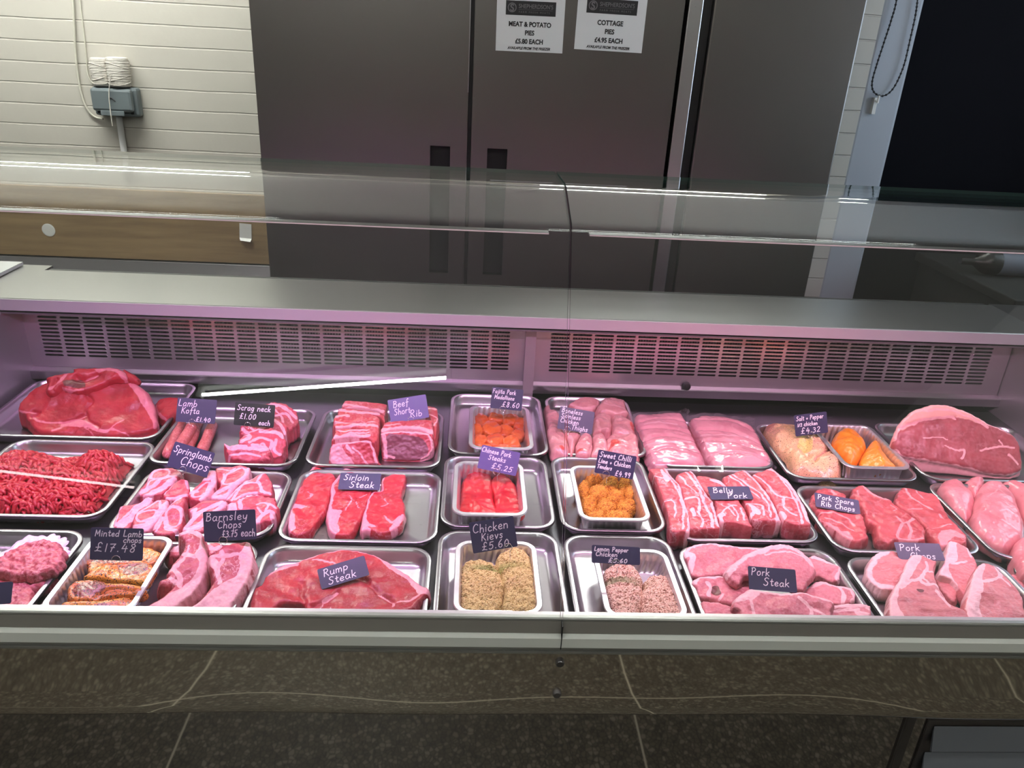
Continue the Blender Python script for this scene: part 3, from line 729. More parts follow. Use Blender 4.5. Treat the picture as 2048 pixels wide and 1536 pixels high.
# ---------------------------------------------------------------- meat materials
def meat_mat(name, c1, c2, fat, dark=(0.12, 0.03, 0.03), marb=0.3, mscale=70, rough=0.36, grain=0.15, coat=0.12, speck=0.0, speck_col=(0.03, 0.015, 0.01), bump=0.45, bscale=260, stretch=(1, 1, 1), fatn=0.7, gain=True):
    if gain:
        c1 = tuple(c*g for c, g in zip(c1, (.88, .62, .72))); c2 = tuple(c*g for c, g in zip(c2, (.74, .50, .60))); fat = tuple(c*g for c, g in zip(fat, (.92, .78, .86)))
    m, nt, b = new_mat(name); tc = nd(nt, 'ShaderNodeTexCoord')
    mp = nd(nt, 'ShaderNodeMapping'); mp.inputs['Scale'].default_value = stretch; lk(nt, tc.outputs['Object'], mp.inputs[0])
    oi = nd(nt, 'ShaderNodeObjectInfo'); off = nd(nt, 'ShaderNodeVectorMath', operation='SCALE'); off.inputs['Scale'].default_value = 9.0
    cx = nd(nt, 'ShaderNodeCombineXYZ'); 
    for i in range(3): lk(nt, oi.outputs['Random'], cx.inputs[i])
    lk(nt, cx.outputs[0], off.inputs[0]); ad = nd(nt, 'ShaderNodeVectorMath', operation='ADD'); lk(nt, mp.outputs[0], ad.inputs[0]); lk(nt, off.outputs[0], ad.inputs[1])
    vec = ad.outputs[0]
    def noise(sc, det=3, rg=0.55):
        n = nd(nt, 'ShaderNodeTexNoise'); n.inputs['Scale'].default_value = sc; n.inputs['Detail'].default_value = det; n.inputs['Roughness'].default_value = rg; lk(nt, vec, n.inputs[0]); return n.outputs[0]
    def mix(f, a, bb):
        x = nd(nt, 'ShaderNodeMix', data_type='RGBA')
        for s, i in ((f, 0), (a, 6), (bb, 7)):
            if isinstance(s, tuple): x.inputs[i].default_value = (*s, 1)
            elif isinstance(s, float): x.inputs[i].default_value = s
            else: lk(nt, s, x.inputs[i])
        return x.outputs[2]
    def rng(s, a, bb, lo=0.0, hi=1.0):
        r = nd(nt, 'ShaderNodeMapRange', interpolation_type='SMOOTHSTEP'); r.inputs['From Min'].default_value = a; r.inputs['From Max'].default_value = bb; r.inputs['To Min'].default_value = lo; r.inputs['To Max'].default_value = hi; lk(nt, s, r.inputs[0]); return r.outputs[0]
    def math_(op, a, bb):
        x = nd(nt, 'ShaderNodeMath', operation=op)
        for i, s in enumerate((a, bb)):
            if isinstance(s, float): x.inputs[i].default_value = s
            else: lk(nt, s, x.inputs[i])
        return x.outputs[0]
    n1 = noise(22); n2 = noise(mscale, 4); n3 = noise(bscale, 3)
    col = mix(rng(n1, .35, .65), c1, c2)
    if grain: col = mix(rng(n3, .3, .75, 0.0, grain), col, fat)
    if marb:
        rid = math_('ABSOLUTE', math_('SUBTRACT', n2, 0.5), 0.0)
        v = math_('MULTIPLY', rng(rid, 0.035, 0.004), rng(n1, .38, .62, 0.0, 1.0))
        col = mix(math_('MULTIPLY', v, float(marb)), col, fat)
    da = nd(nt, 'ShaderNodeAttribute', attribute_name='dark'); fa = nd(nt, 'ShaderNodeAttribute', attribute_name='fat')
    col = mix(rng(math_('ADD', da.outputs['Fac'], math_('MULTIPLY', math_('SUBTRACT', n2, 0.5), 0.4)), .30, .70), col, dark)
    nf = noise(230, 3)
    fm = rng(math_('ADD', math_('ADD', fa.outputs['Fac'], math_('MULTIPLY', math_('SUBTRACT', n2, 0.5), float(fatn))), math_('MULTIPLY', math_('SUBTRACT', nf, 0.5), 0.5)), .36, .66)
    fcol = mix(rng(n3, .2, .8, 0.0, 0.25), fat, c1)
    col = mix(fm, col, fcol)
    if speck:
        n4 = noise(420, 1); col = mix(rng(n4, .66-speck*.1, .72-speck*.1), col, speck_col)
    lk(nt, col, b.inputs['Base Color'])
    b.inputs['Roughness'].default_value = rough; b.inputs['Coat Weight'].default_value = coat; b.inputs['Coat Roughness'].default_value = 0.22
    b.inputs['Specular IOR Level'].default_value = 0.30
    bp = nd(nt, 'ShaderNodeBump'); bp.inputs['Strength'].default_value = bump; bp.inputs['Distance'].default_value = 0.0028
    lk(nt, math_('ADD', n2, math_('MULTIPLY', n3, 0.5)), bp.inputs['Height']); lk(nt, bp.outputs[0], b.inputs['Normal'])
    return m
PF = (0.84, 0.50, 0.50)
MT = {
 'beef': meat_mat('beef', (0.435, 0.032, 0.041), (0.370, 0.023, 0.032), (0.651, 0.240, 0.256), marb=.10, mscale=55, grain=.10),
 'rump': meat_mat('rump steak', (0.459, 0.012, 0.032), (0.379, 0.009, 0.026), (0.76, 0.42, 0.42), marb=.14, mscale=80, grain=.10),
 'sirloin': meat_mat('sirloin', (0.476, 0.016, 0.036), (0.423, 0.012, 0.028), (0.76, 0.37, 0.39), marb=.35, mscale=60, grain=.08),
 'rib': meat_mat('short rib', (0.442, 0.027, 0.041), (0.510, 0.060, 0.075), (0.76, 0.46, 0.44), dark=(0.19, 0.055, 0.075), marb=.4, mscale=45, grain=.2),
 'lamb': meat_mat('lamb', (0.508, 0.076, 0.099), (0.453, 0.057, 0.079), (0.78, 0.46, 0.47), marb=.3, mscale=60, grain=.10),
 'barnsley': meat_mat('barnsley lamb', (0.50, 0.088, 0.10), (0.46, 0.07, 0.085), (0.84, 0.55, 0.50), marb=.7, mscale=75, grain=.15),
 'minted': meat_mat('minted lamb', (0.64, 0.20, 0.030), (0.52, 0.11, 0.025), (0.78, 0.34, 0.05), dark=(0.26, 0.055, 0.035), marb=.3, mscale=60, grain=.10, speck=1.0, rough=.25, coat=.5, gain=False),
 'belly': meat_mat('belly pork', (0.533, 0.122, 0.122), (0.482, 0.086, 0.094), (0.88, 0.64, 0.60), marb=.5, mscale=40, grain=.12),
 'sparerib': meat_mat('spare rib', (0.476, 0.104, 0.104), (0.425, 0.074, 0.078), (0.739, 0.352, 0.336), marb=.45, mscale=32, grain=.15),
 'pork': meat_mat('pork loin', (0.666, 0.266, 0.272), (0.597, 0.209, 0.222), (0.90, 0.66, 0.62), marb=.10, mscale=90, grain=.25, stretch=(1, 1, 1)),
 'porkchop': meat_mat('pork chop', (0.658, 0.288, 0.254), (0.621, 0.230, 0.212), (0.90, 0.70, 0.65), marb=.28, mscale=26, grain=.2, stretch=(1, 3, 1)),
 'chicken': meat_mat('chicken', (0.689, 0.350, 0.328), (0.634, 0.293, 0.276), (0.757, 0.416, 0.400), dark=(0.55, 0.09, 0.07), marb=.22, mscale=22, grain=.08, bump=.12, bscale=150, rough=.28, coat=.4),
 'thigh': meat_mat('chicken thigh', (0.707, 0.459, 0.383), (0.653, 0.371, 0.325), (0.774, 0.448, 0.432), dark=(0.50, 0.07, 0.06), marb=.35, mscale=20, grain=.08, bump=.12, bscale=150, rough=.28, coat=.4),
 'vac': meat_mat('vacuum packed chicken', (0.717, 0.421, 0.422), (0.673, 0.355, 0.368), (0.774, 0.480, 0.480), marb=.3, mscale=14, grain=.05, bump=.15, bscale=90, rough=.14, coat=.9, stretch=(1, 1, 1)),
 'skin': meat_mat('peppered chicken skin', (0.74, 0.42, 0.22), (0.70, 0.36, 0.24), (0.80, 0.60, 0.20), dark=(0.55, 0.22, 0.16), marb=.2, mscale=18, grain=.1, speck=.5, bump=.3, bscale=180, coat=.4, gain=False),
 'orange': meat_mat('orange marinade chicken', (0.76, 0.24, 0.015), (0.72, 0.19, 0.012), (0.80, 0.32, 0.05), marb=.1, mscale=30, grain=.08, bump=.15, bscale=160, rough=.35, coat=.3, gain=False),
 'fajita': meat_mat('fajita pork', (0.58, 0.105, 0.016), (0.46, 0.045, 0.014), (0.74, 0.26, 0.06), marb=.2, mscale=60, grain=.15, rough=.25, coat=.5, bump=.3, gain=False),
 'chinese': meat_mat('red marinade pork', (0.46, 0.010, 0.020), (0.36, 0.006, 0.014), (0.58, 0.04, 0.05), marb=.1, mscale=50, grain=.05, rough=.36, coat=.18, bump=.10, gain=False),
 'ham': meat_mat('ham', (0.349, 0.086, 0.088), (0.307, 0.062, 0.069), (0.78, 0.48, 0.44), dark=(0.62, 0.30, 0.25), marb=.18, mscale=30, grain=.15, bump=.12, bscale=140),
 'burger': meat_mat('burger', (0.560, 0.128, 0.135), (0.464, 0.056, 0.075), (0.757, 0.352, 0.352), marb=1.0, mscale=130, grain=.75, bump=.6, bscale=190),
 'kofta': meat_mat('kofta', (0.544, 0.168, 0.144), (0.464, 0.096, 0.096), (0.704, 0.352, 0.304), marb=1.0, mscale=110, grain=.6, bscale=150, bump=.5, speck=1.3, speck_col=(0.36, 0.05, 0.05)),
 'mince': meat_mat('mince', (0.380, 0.009, 0.020), (0.441, 0.019, 0.030), (0.634, 0.160, 0.176), marb=.2, mscale=60, grain=.10, rough=.3),
}
def crumb_mat(name, a, b_, c, sc=480):
    m, nt, b = new_mat(name); tc = nd(nt, 'ShaderNodeTexCoord')
    v = nd(nt, 'ShaderNodeTexVoronoi'); v.inputs['Scale'].default_value = sc; lk(nt, tc.outputs['Object'], v.inputs[0])
    s = nd(nt, 'ShaderNodeSeparateColor'); lk(nt, v.outputs['Color'], s.inputs[0])
    cr = nd(nt, 'ShaderNodeValToRGB'); e = cr.color_ramp.elements; e[0].position = .12; e[0].color = (*c, 1); e[1].position = .85; e[1].color = (*a, 1); q = e.new(.35); q.color = (*b_, 1)
    lk(nt, s.outputs[0], cr.inputs[0]); lk(nt, cr.outputs[0], b.inputs['Base Color']); b.inputs['Roughness'].default_value = .7
    bp = nd(nt, 'ShaderNodeBump'); bp.inputs['Strength'].default_value = .9; bp.inputs['Distance'].default_value = .0022; bp.invert = True
    lk(nt, v.outputs['Distance'], bp.inputs['Height']); lk(nt, bp.outputs[0], b.inputs['Normal'])
    return m
MT['kiev'] = crumb_mat('golden crumb', (0.72, 0.60, 0.25), (0.62, 0.46, 0.16), (0.31, 0.21, 0.05))
MT['lemon'] = crumb_mat('pepper crumb', (0.86, 0.63, 0.48), (0.78, 0.49, 0.36), (0.30, 0.12, 0.07))
MT['tender'] = crumb_mat('orange crumb', (0.72, 0.34, 0.035), (0.62, 0.24, 0.018), (0.40, 0.12, 0.01))
MT['film'] = glass_mat('cling film', (0.97, 0.94, 0.97))
MT['wax'] = mat('waxed paper', (0.72, 0.58, 0.74), 0.35)

# ---------------------------------------------------------------- tracing views: crops of the photo (x0, y0, scale)
VW = {'A': (0, 720, 5.689), 'B': (0, 980, 5.689), 'C': (210, 900, 5.12), 'D': (270, 1020, 6.4), 'E': (600, 770, 6.4), 'F': (540, 920, 5.689), 'G': (480, 1070, 5.12),
      'H': (1070, 780, 8.533), 'I': (1290, 910, 5.689), 'J': (1350, 1060, 4.876), 'K': (1600, 950, 5.12), 'L': (1688, 1050, 5.689), 'M': (1500, 800, 3.737), 'N': (1840, 930, 6.98),
      '2': (500, 720, 2.844), '3': (1000, 720, 2.844), '5': (300, 760, 4.517), '0': (0, 0, 1.0)}
def fpx(v, p): x0, y0, s = VW[v]; return (x0+p[0]/s, y0+p[1]/s)
RNG = np.random.RandomState(5)
class Wave:
    def __init__(s, scale, seed, n=14):
        r = np.random.RandomState(seed); a = r.uniform(0, 2*np.pi, n); k = scale*r.uniform(.6, 1.6, n)
        s.kx, s.ky, s.ph = k*np.cos(a), k*np.sin(a), r.uniform(0, 2*np.pi, n); s.n = n
    def __call__(s, u, v): return np.sin(np.multiply.outer(u, s.kx)+np.multiply.outer(v, s.ky)+s.ph).sum(-1)/math.sqrt(s.n)
def segdist(Q, P):
    """distance of points Q (N,2) to polyline P (M,2); also nearest point"""
    a, b = P[:-1], P[1:]; d = b-a; L = (d**2).sum(1)+1e-16
    t = np.clip(((Q[:, None, :]-a[None])*d[None]).sum(-1)/L, 0, 1)
    X = a[None]+t[..., None]*d[None]; dd = ((Q[:, None, :]-X)**2).sum(-1); i = dd.argmin(1); r = np.arange(len(Q))
    return np.sqrt(dd[r, i]), X[r, i], d[i]/np.sqrt(L[i])[:, None]
def inside(Q, P):
    x, y = Q[:, 0][:, None], Q[:, 1][:, None]; a, b = P, np.roll(P, -1, 0)
    c = ((a[:, 1] > y) != (b[:, 1] > y)) & (x < (b[:, 0]-a[:, 0])*(y-a[:, 1])/(b[:, 1]-a[:, 1]+1e-16)+a[:, 0])
    return c.sum(1) % 2 == 1
def frame(tx, ty):
    N = np.array([math.sin(rad(ty)), -math.sin(rad(tx)), 0.0]); N[2] = math.sqrt(max(1e-6, 1-N[0]**2-N[1]**2))
    U = np.array([1.0, 0, 0]); U = U-N*np.dot(U, N); U /= np.linalg.norm(U); return U, np.cross(N, U), N
SEED = [10]
def slab(name, v, out, z, mt, label=None, cat=None, group=None, T=None, tilt=(0, 0), edge=.006, dome=0.0, lump=.0012, lsc=90, fat=(), anchor=None, plane=None, floor=None, bulge=.002, cell=None, wob=.0006, bend=(0, 0), parent=None, rise=1.0, taper=0.0):
    """a cut of meat: the outline of its upper face seen in the photo, laid on a plane at its own height, given thickness, a rounded edge and uneven surface"""
    SEED[0] += 1; sd = SEED[0]
    U, V_, N = frame(*tilt); pxs = [fpx(v, p) for p in out]
    if plane is not None: O0, U, V_, N = plane
    else:
        c = fpx(v, anchor) if anchor else tuple(np.mean(pxs, 0)); O0 = on_z(c[0], c[1], z)
    W_ = np.array([on_plane(x, y, O0, N) for x, y in pxs]); O = W_.mean(0)
    uv = lambda P: np.stack([(P-O)@U, (P-O)@V_], 1)
    pj = lambda pts: uv(np.array([on_plane(*fpx(v, p), O0, N) for p in pts]))
    ctl = uv(W_); ns = 7; ol = spline(ctl, ns, True)
    s_ = np.arange(len(ol)); w1 = Wave(1, sd, 6)
    cen = ol.mean(0); dirs = ol-cen; dirs /= np.linalg.norm(dirs, axis=1)[:, None]+1e-9
    ol = ol+dirs*(wob*(np.sin(s_*1.9+sd)+np.sin(s_*.83+2*sd)))[:, None]
    olc = np.vstack([ol, ol[:1]])
    lo, hi = ol.min(0), ol.max(0); size = max(hi-lo)
    c_ = cell or max(size/105, .0011)
    gx_ = np.arange(lo[0]-c_, hi[0]+2*c_, c_); gy_ = np.arange(lo[1]-c_, hi[1]+2*c_, c_); nx_, ny_ = len(gx_), len(gy_)
    Q = np.stack(np.meshgrid(gx_, gy_, indexing='ij'), -1).reshape(-1, 2)
    d, near, tan = segdist(Q, olc); ins = inside(Q, ol)
    I2 = ins.reshape(nx_, ny_); cells = I2[:-1, :-1] | I2[1:, :-1] | I2[:-1, 1:] | I2[1:, 1:]
    ii, jj = np.nonzero(cells); idx = lambda a, b: a*ny_+b
    F = np.stack([idx(ii, jj), idx(ii+1, jj), idx(ii+1, jj+1), idx(ii, jj+1)], 1)
    used = np.unique(F); mp_ = -np.ones(nx_*ny_, int); mp_[used] = np.arange(len(used)); F = mp_[F]
    ins = ins[used]; d = np.where(ins, d[used], 0); P = np.where(ins[:, None], Q[used], near[used])
    r = edge; q = np.clip(d/r, 0, 1); h = -r*rise+r*rise*np.sqrt(np.clip(1-(1-q)**2, 0, 1))
    dm = max(d.max(), 1e-4); qq = np.clip(d/dm, 0, 1); h = h+dome*np.sqrt(np.clip(1-(1-qq)**2, 0, 1))
    lw = Wave(lsc, sd+100); lw2 = Wave(lsc*3.1, sd+200); lw3 = Wave(700, sd+300)
    h = h+(lump*1.15*lw(P[:, 0], P[:, 1])+lump*.42*lw2(P[:, 0], P[:, 1])+.00022*lw3(P[:, 0], P[:, 1]))*np.clip(d/.008, 0, 1)
    fatv = np.zeros(len(P)); drk = np.zeros(len(P)); P0 = P
    wa, wb = Wave(170, sd+400), Wave(170, sd+500); wc, wd = Wave(520, sd+600), Wave(520, sd+700)
    P = P+np.stack([.0011*wa(P[:, 0], P[:, 1])+.0005*wc(P[:, 0], P[:, 1]), .0011*wb(P[:, 0], P[:, 1])+.0005*wd(P[:, 0], P[:, 1])], 1)
    sm = lambda x: x*x*(3-2*x)
    for f in fat:
        k = f[0]
        if k in ('line', 'dline', 'groove', 'ring', 'bulgeline'):
            pl = pj(f[1]); pl = spline(pl, 5, k == 'ring'); 
            if k == 'ring': pl = np.vstack([pl, pl[:1]])
            dd = segdist(P, pl)[0]; w = f[2]; a = sm(np.clip(1.5-dd/w, 0, 1))
            if k == 'dline': drk = np.maximum(drk, a)
            elif k == 'groove': h = h-f[3]*np.exp(-(dd/w)**2); 
            elif k == 'bulgeline': h = h+f[3]*np.exp(-(dd/w)**2)
            else: fatv = np.maximum(fatv, a)
        elif k == 'rim':
            i0, i1, w = f[1:4]; n_ = len(ctl)
            if i1 <= i0: i1 += n_
            ids = [j % (n_*ns) for j in range(i0*ns, i1*ns+1)]
            dd = segdist(P, ol[ids])[0]; fatv = np.maximum(fatv, sm(np.clip(1.5-dd/w, 0, 1)))
        elif k in ('poly', 'dpoly'):
            pl = spline(pj(f[1]), 5, True); dd = segdist(P, np.vstack([pl, pl[:1]]))[0]; sgn = np.where(inside(P, pl), 1, -1)
            a = sm(np.clip(.5+sgn*dd/.003, 0, 1))
            if k == 'poly': fatv = np.maximum(fatv, a)
            else: drk = np.maximum(drk, a)
        elif k == 'bump':
            c2 = pj([f[1]])[0]; h = h+f[3]*np.exp(-((P-c2)**2).sum(1)/f[2]**2)
    P = P0; h = h-bend[0]*P[:, 0]**2-bend[1]*P[:, 1]**2
    Wp = O+P[:, :1]*U+P[:, 1:]*V_+h[:, None]*N
    # boundary loop and side wall
    E = np.sort(np.concatenate([F[:, [0, 1]], F[:, [1, 2]], F[:, [2, 3]], F[:, [3, 0]]]), 1); Ed = np.concatenate([F[:, [0, 1]], F[:, [1, 2]], F[:, [2, 3]], F[:, [3, 0]]])
    key = E[:, 0]*len(P)+E[:, 1]; uq, inv, cnt = np.unique(key, return_inverse=True, return_counts=True); be = Ed[cnt[inv] == 1]
    bv = np.unique(be); bm = -np.ones(len(P), int); bm[bv] = np.arange(len(bv))
    tn = tan[used][bv]; on = np.stack([tn[:, 1], -tn[:, 0]], 1); sg = np.sign(((P[bv]+on*1e-3)-P[bv]).sum(1))
    tst = inside(P[bv]+on*2e-4, ol); on[tst] *= -1
    ow = on[:, :1]*U+on[:, 1:]*V_
    if T is None: fl = floor if floor is not None else TF+.0008
    verts = [Wp]; faces = [F]; base = len(P); prev = bv; K_ = 4
    bw = Wave(160, sd+7); bnz = bw(P[bv, 0], P[bv, 1])
    for k in range(1, K_+1):
        t = k/K_
        if T is None:
            bot = Wp[bv].copy(); bot[:, 2] = np.minimum(fl, bot[:, 2]-.0005)
            bot[:, :2] = O[:2]+(bot[:, :2]-O[:2])*(1-taper)
            pos = Wp[bv]*(1-t)+bot*t
        else: pos = Wp[bv]-N*(T-r*rise)*t
        pos = pos+ow*((bulge*math.sin(math.pi*min(1, t*.95))*(1+.5*bnz))[:, None])
        verts.append(pos); cur = np.arange(base, base+len(bv)); 
        a, b = be[:, 0], be[:, 1]
        pa = prev[bm[a]]; pb = prev[bm[b]]; ca = cur[bm[a]]; cb = cur[bm[b]]
        faces.append(np.stack([pb, pa, ca, cb], 1)); prev = cur; base += len(bv)
    # underside: fan to a centre vertex
    VV = np.concatenate(verts); 
    zmin = VV[prev].mean(0)
    fv = np.concatenate([fatv]+[fatv[bv]]*K_); dv = np.concatenate([drk]+[drk[bv]]*K_)
    FF = np.concatenate(faces)
    cen_i = len(VV); VV = np.vstack([VV, zmin]); fv = np.append(fv, 0); dv = np.append(dv, 0)
    a, b = be[:, 0], be[:, 1]; tri = np.stack([prev[bm[b]], prev[bm[a]], np.full(len(be), cen_i)], 1)
    base_pt = O-N*T if T else np.array([O[0], O[1], fl])
    Lc = VV-base_pt; LV = np.stack([Lc@U, Lc@V_, Lc@N], 1)
    me = bpy.data.meshes.new(name); nq, ntri = len(FF), len(tri)
    me.vertices.add(len(LV)); me.vertices.foreach_set('co', LV.astype(np.float32).ravel())
    me.loops.add(nq*4+ntri*3); me.loops.foreach_set('vertex_index', np.concatenate([FF.ravel(), tri.ravel()]).astype(np.int32))
    me.polygons.add(nq+ntri); me.polygons.foreach_set('loop_start', np.concatenate([np.arange(nq)*4, nq*4+np.arange(ntri)*3]).astype(np.int32))
    me.polygons.foreach_set('use_smooth', np.ones(nq+ntri, bool))
    me.update(); me.validate()
    for nm, arr in (('fat', fv), ('dark', dv)):
        at = me.attributes.new(nm, 'FLOAT', 'POINT'); at.data.foreach_set('value', arr.astype(np.float32))
    me.materials.append(MT[mt] if isinstance(mt, str) else mt)
    o = bpy.data.objects.new(name, me); COL.objects.link(o)
    mw = Matrix.Identity(4)
    for i in range(3): mw[i][0], mw[i][1], mw[i][2], mw[i][3] = U[i], V_[i], N[i], base_pt[i]
    o.matrix_world = mw
    if parent is not None: o.parent = parent; o.matrix_parent_inverse = parent.matrix_world.inverted()
    tag(o, label, cat, group)
    o_plane = (O0, U, V_, N)
    return o, o_plane
def lift(pl, off): return (pl[0]+pl[3]*off, pl[1], pl[2], pl[3])
def oval(cx, cy, rx, ry, n=12, j=.08, rot=0):
    r = RNG; out = []
    for k in range(n):
        a = 2*math.pi*k/n; q = 1+r.uniform(-j, j); x, y = rx*q*math.cos(a), ry*q*math.sin(a)
        out.append((cx+x*math.cos(rot)-y*math.sin(rot), cy+x*math.sin(rot)+y*math.cos(rot)))
    return out

# ---------------------------------------------------------------- handwriting on the price cards
GL = {
 'a': (.50, [[(.42,.46),(.22,.55),(.04,.28),(.16,.0),(.36,.14),(.43,.5)],[(.43,.5),(.41,.12),(.50,.02)]]),
 'b': (.48, [[(.06,1),(.05,.5),(.05,.02)],[(.05,.32),(.24,.54),(.44,.30),(.28,0),(.05,.08)]]),
 'c': (.44, [[(.40,.44),(.22,.55),(.04,.28),(.18,0),(.42,.08)]]),
 'd': (.50, [[(.40,.46),(.2,.54),(.04,.26),(.16,0),(.40,.14)],[(.46,1),(.44,.5),(.44,0)]]),
 'e': (.44, [[(.05,.26),(.24,.28),(.39,.36),(.28,.55),(.08,.42),(.06,.14),(.22,0),(.42,.09)]]),
 'f': (.36, [[(.38,.92),(.27,1),(.19,.8),(.18,.3),(.15,-.2)],[(.03,.5),(.36,.53)]]),
 'g': (.48, [[(.40,.48),(.2,.55),(.04,.30),(.16,.04),(.38,.18)],[(.42,.54),(.40,0),(.30,-.34),(.06,-.28)]]),
 'h': (.48, [[(.07,1),(.06,.5),(.05,0)],[(.05,.30),(.24,.54),(.40,.40),(.42,0)]]),
 'i': (.18, [[(.09,.54),(.09,0)],[(.10,.74),(.11,.78)]]),
 'j': (.24, [[(.18,.54),(.18,-.1),(.02,-.34)],[(.19,.74),(.20,.78)]]),
 'k': (.44, [[(.06,1),(.05,0)],[(.38,.54),(.07,.24)],[(.14,.29),(.42,0)]]),
 'l': (.18, [[(.09,1),(.08,.4),(.10,0)]]),
 'm': (.68, [[(.05,.54),(.05,0)],[(.05,.34),(.20,.54),(.32,.40),(.32,0)],[(.32,.34),(.48,.54),(.60,.40),(.62,0)]]),
 'n': (.48, [[(.05,.54),(.05,0)],[(.05,.32),(.24,.54),(.40,.40),(.42,0)]]),
 'o': (.48, [[(.24,.55),(.06,.40),(.08,.08),(.26,0),(.43,.20),(.38,.48),(.24,.55)]]),
 'p': (.48, [[(.06,.54),(.05,0),(.04,-.38)],[(.05,.38),(.24,.55),(.44,.32),(.28,.03),(.06,.10)]]),
 'r': (.34, [[(.06,.54),(.06,0)],[(.06,.32),(.18,.52),(.33,.50)]]),
 's': (.38, [[(.34,.48),(.18,.55),(.06,.42),(.30,.20),(.22,.0),(.03,.06)]]),
 't': (.34, [[(.17,.85),(.16,.2),(.22,.02),(.34,.08)],[(.02,.56),(.32,.58)]]),
 'u': (.48, [[(.05,.54),(.06,.14),(.20,0),(.38,.14)],[(.42,.54),(.41,.1),(.48,.01)]]),
 'v': (.42, [[(.04,.54),(.20,.0)],[(.20,.0),(.38,.54)]]),
 'w': (.60, [[(.04,.54),(.16,0)],[(.16,0),(.29,.42)],[(.29,.42),(.42,0)],[(.42,0),(.56,.54)]]),
 'y': (.46, [[(.05,.54),(.10,.16),(.26,.10),(.40,.3)],[(.42,.54),(.38,0),(.26,-.34),(.06,-.28)]]),
 'B': (.56, [[(.08,1),(.06,0)],[(.02,.96),(.30,1.0),(.44,.78),(.10,.54)],[(.10,.54),(.42,.50),(.50,.22),(.30,0),(.02,.03)]]),
 'C': (.60, [[(.54,.86),(.34,1),(.10,.75),(.06,.3),(.26,0),(.56,.12)]]),
 'F': (.50, [[(.10,.98),(.07,0)],[(.02,.96),(.5,1.0)],[(.08,.54),(.40,.56)]]),
 'K': (.54, [[(.08,1),(.06,0)],[(.48,.95),(.08,.44)],[(.16,.52),(.52,0)]]),
 'L': (.48, [[(.10,1),(.07,.4),(.07,.03)],[(.07,.03),(.46,.05)]]),
 'M': (.72, [[(.05,0),(.10,.98)],[(.10,.98),(.34,.30)],[(.34,.30),(.60,1)],[(.60,1),(.66,0)]]),
 'P': (.54, [[(.09,1),(.06,0)],[(.01,.94),(.30,1.02),(.48,.78),(.30,.50),(.08,.46)]]),
 'R': (.58, [[(.09,1),(.06,0)],[(.01,.94),(.32,1.02),(.46,.76),(.28,.52),(.09,.50)],[(.20,.50),(.54,0)]]),
 'S': (.56, [[(.50,.88),(.30,1.0),(.10,.82),(.22,.58),(.44,.38),(.38,.08),(.18,0),(.02,.12)]]),
 'T': (.56, [[(.30,1),(.26,0)],[(.02,.96),(.56,1.0)]]),
 '0': (.46, [[(.24,.84),(.07,.55),(.09,.12),(.24,0),(.40,.25),(.38,.66),(.24,.84)]]),
 '1': (.20, [[(.12,.84),(.10,0)]]),
 '2': (.46, [[(.06,.66),(.22,.84),(.38,.64),(.24,.30),(.05,.02)],[(.05,.02),(.44,.04)]]),
 '3': (.44, [[(.06,.78),(.26,.84),(.34,.62),(.16,.46)],[(.16,.46),(.38,.34),(.32,.05),(.04,.04)]]),
 '4': (.48, [[(.22,.86),(.05,.34)],[(.05,.34),(.44,.36)],[(.34,.62),(.31,-.05)]]),
 '5': (.46, [[(.12,.82),(.08,.46)],[(.08,.46),(.32,.50),(.38,.20),(.20,.0),(.03,.06)],[(.12,.82),(.42,.85)]]),
 '6': (.44, [[(.32,.86),(.10,.50),(.08,.14),(.24,0),(.38,.18),(.28,.40),(.09,.28)]]),
 '7': (.44, [[(.04,.80),(.40,.83)],[(.40,.83),(.22,.40),(.16,0)],[(.12,.42),(.36,.45)]]),
 '8': (.46, [[(.36,.72),(.22,.85),(.10,.68),(.34,.32),(.28,.02),(.10,.06),(.10,.28),(.36,.62),(.36,.72)]]),
 '9': (.44, [[(.36,.70),(.20,.84),(.07,.62),(.20,.44),(.36,.60)],[(.38,.80),(.35,.3),(.30,0)]]),
 '£': (.56, [[(.46,.80),(.34,.96),(.20,.78),(.24,.40),(.16,.08),(.04,.02)],[(.04,.02),(.26,.06),(.50,.0)],[(.06,.42),(.40,.44)]]),
 '.': (.16, [[(.07,.02),(.09,.06)]]), '+': (.40, [[(.20,.50),(.20,.12)],[(.03,.30),(.37,.32)]]), '/': (.36, [[(.30,.80),(.04,-.02)]]), '-': (.3, [[(.04,.34),(.26,.35)]]), ' ': (.34, []),
}
def handwriting(mb, s, x, y, h, sw, xs=1.0, slope=0.0, seed=0, z=.0006):
    r = np.random.RandomState(seed+len(s)); cur = x
    for ch in s:
        w, pls = GL[ch]; dy = r.uniform(-.03, .03)*h; sc = h*r.uniform(.95, 1.06)
        for pl in pls:
            p = np.array([(cur+(a+.12*b)*sc*xs, y+dy+b*sc+slope*(cur-x)) for a, b in pl])
            if len(p) > 2: p = spline(p, 5)
            t = np.gradient(p, axis=0); t /= np.linalg.norm(t, axis=1)[:, None]+1e-9
            n_ = np.stack([-t[:, 1], t[:, 0]], 1)*sw/2; e0, e1 = p[0]-t[0]*sw*.4, p[-1]+t[-1]*sw*.4; p = p.copy(); p[0] = e0; p[-1] = e1
            vs_ = [(q[0], q[1], z) for a, b in zip(p+n_, p-n_) for q in (a, b)]
            mb.add(vs_, [(2*i, 2*i+1, 2*i+3, 2*i+2) for i in range(len(p)-1)])
        cur += (w+.13)*sc*xs
    return cur
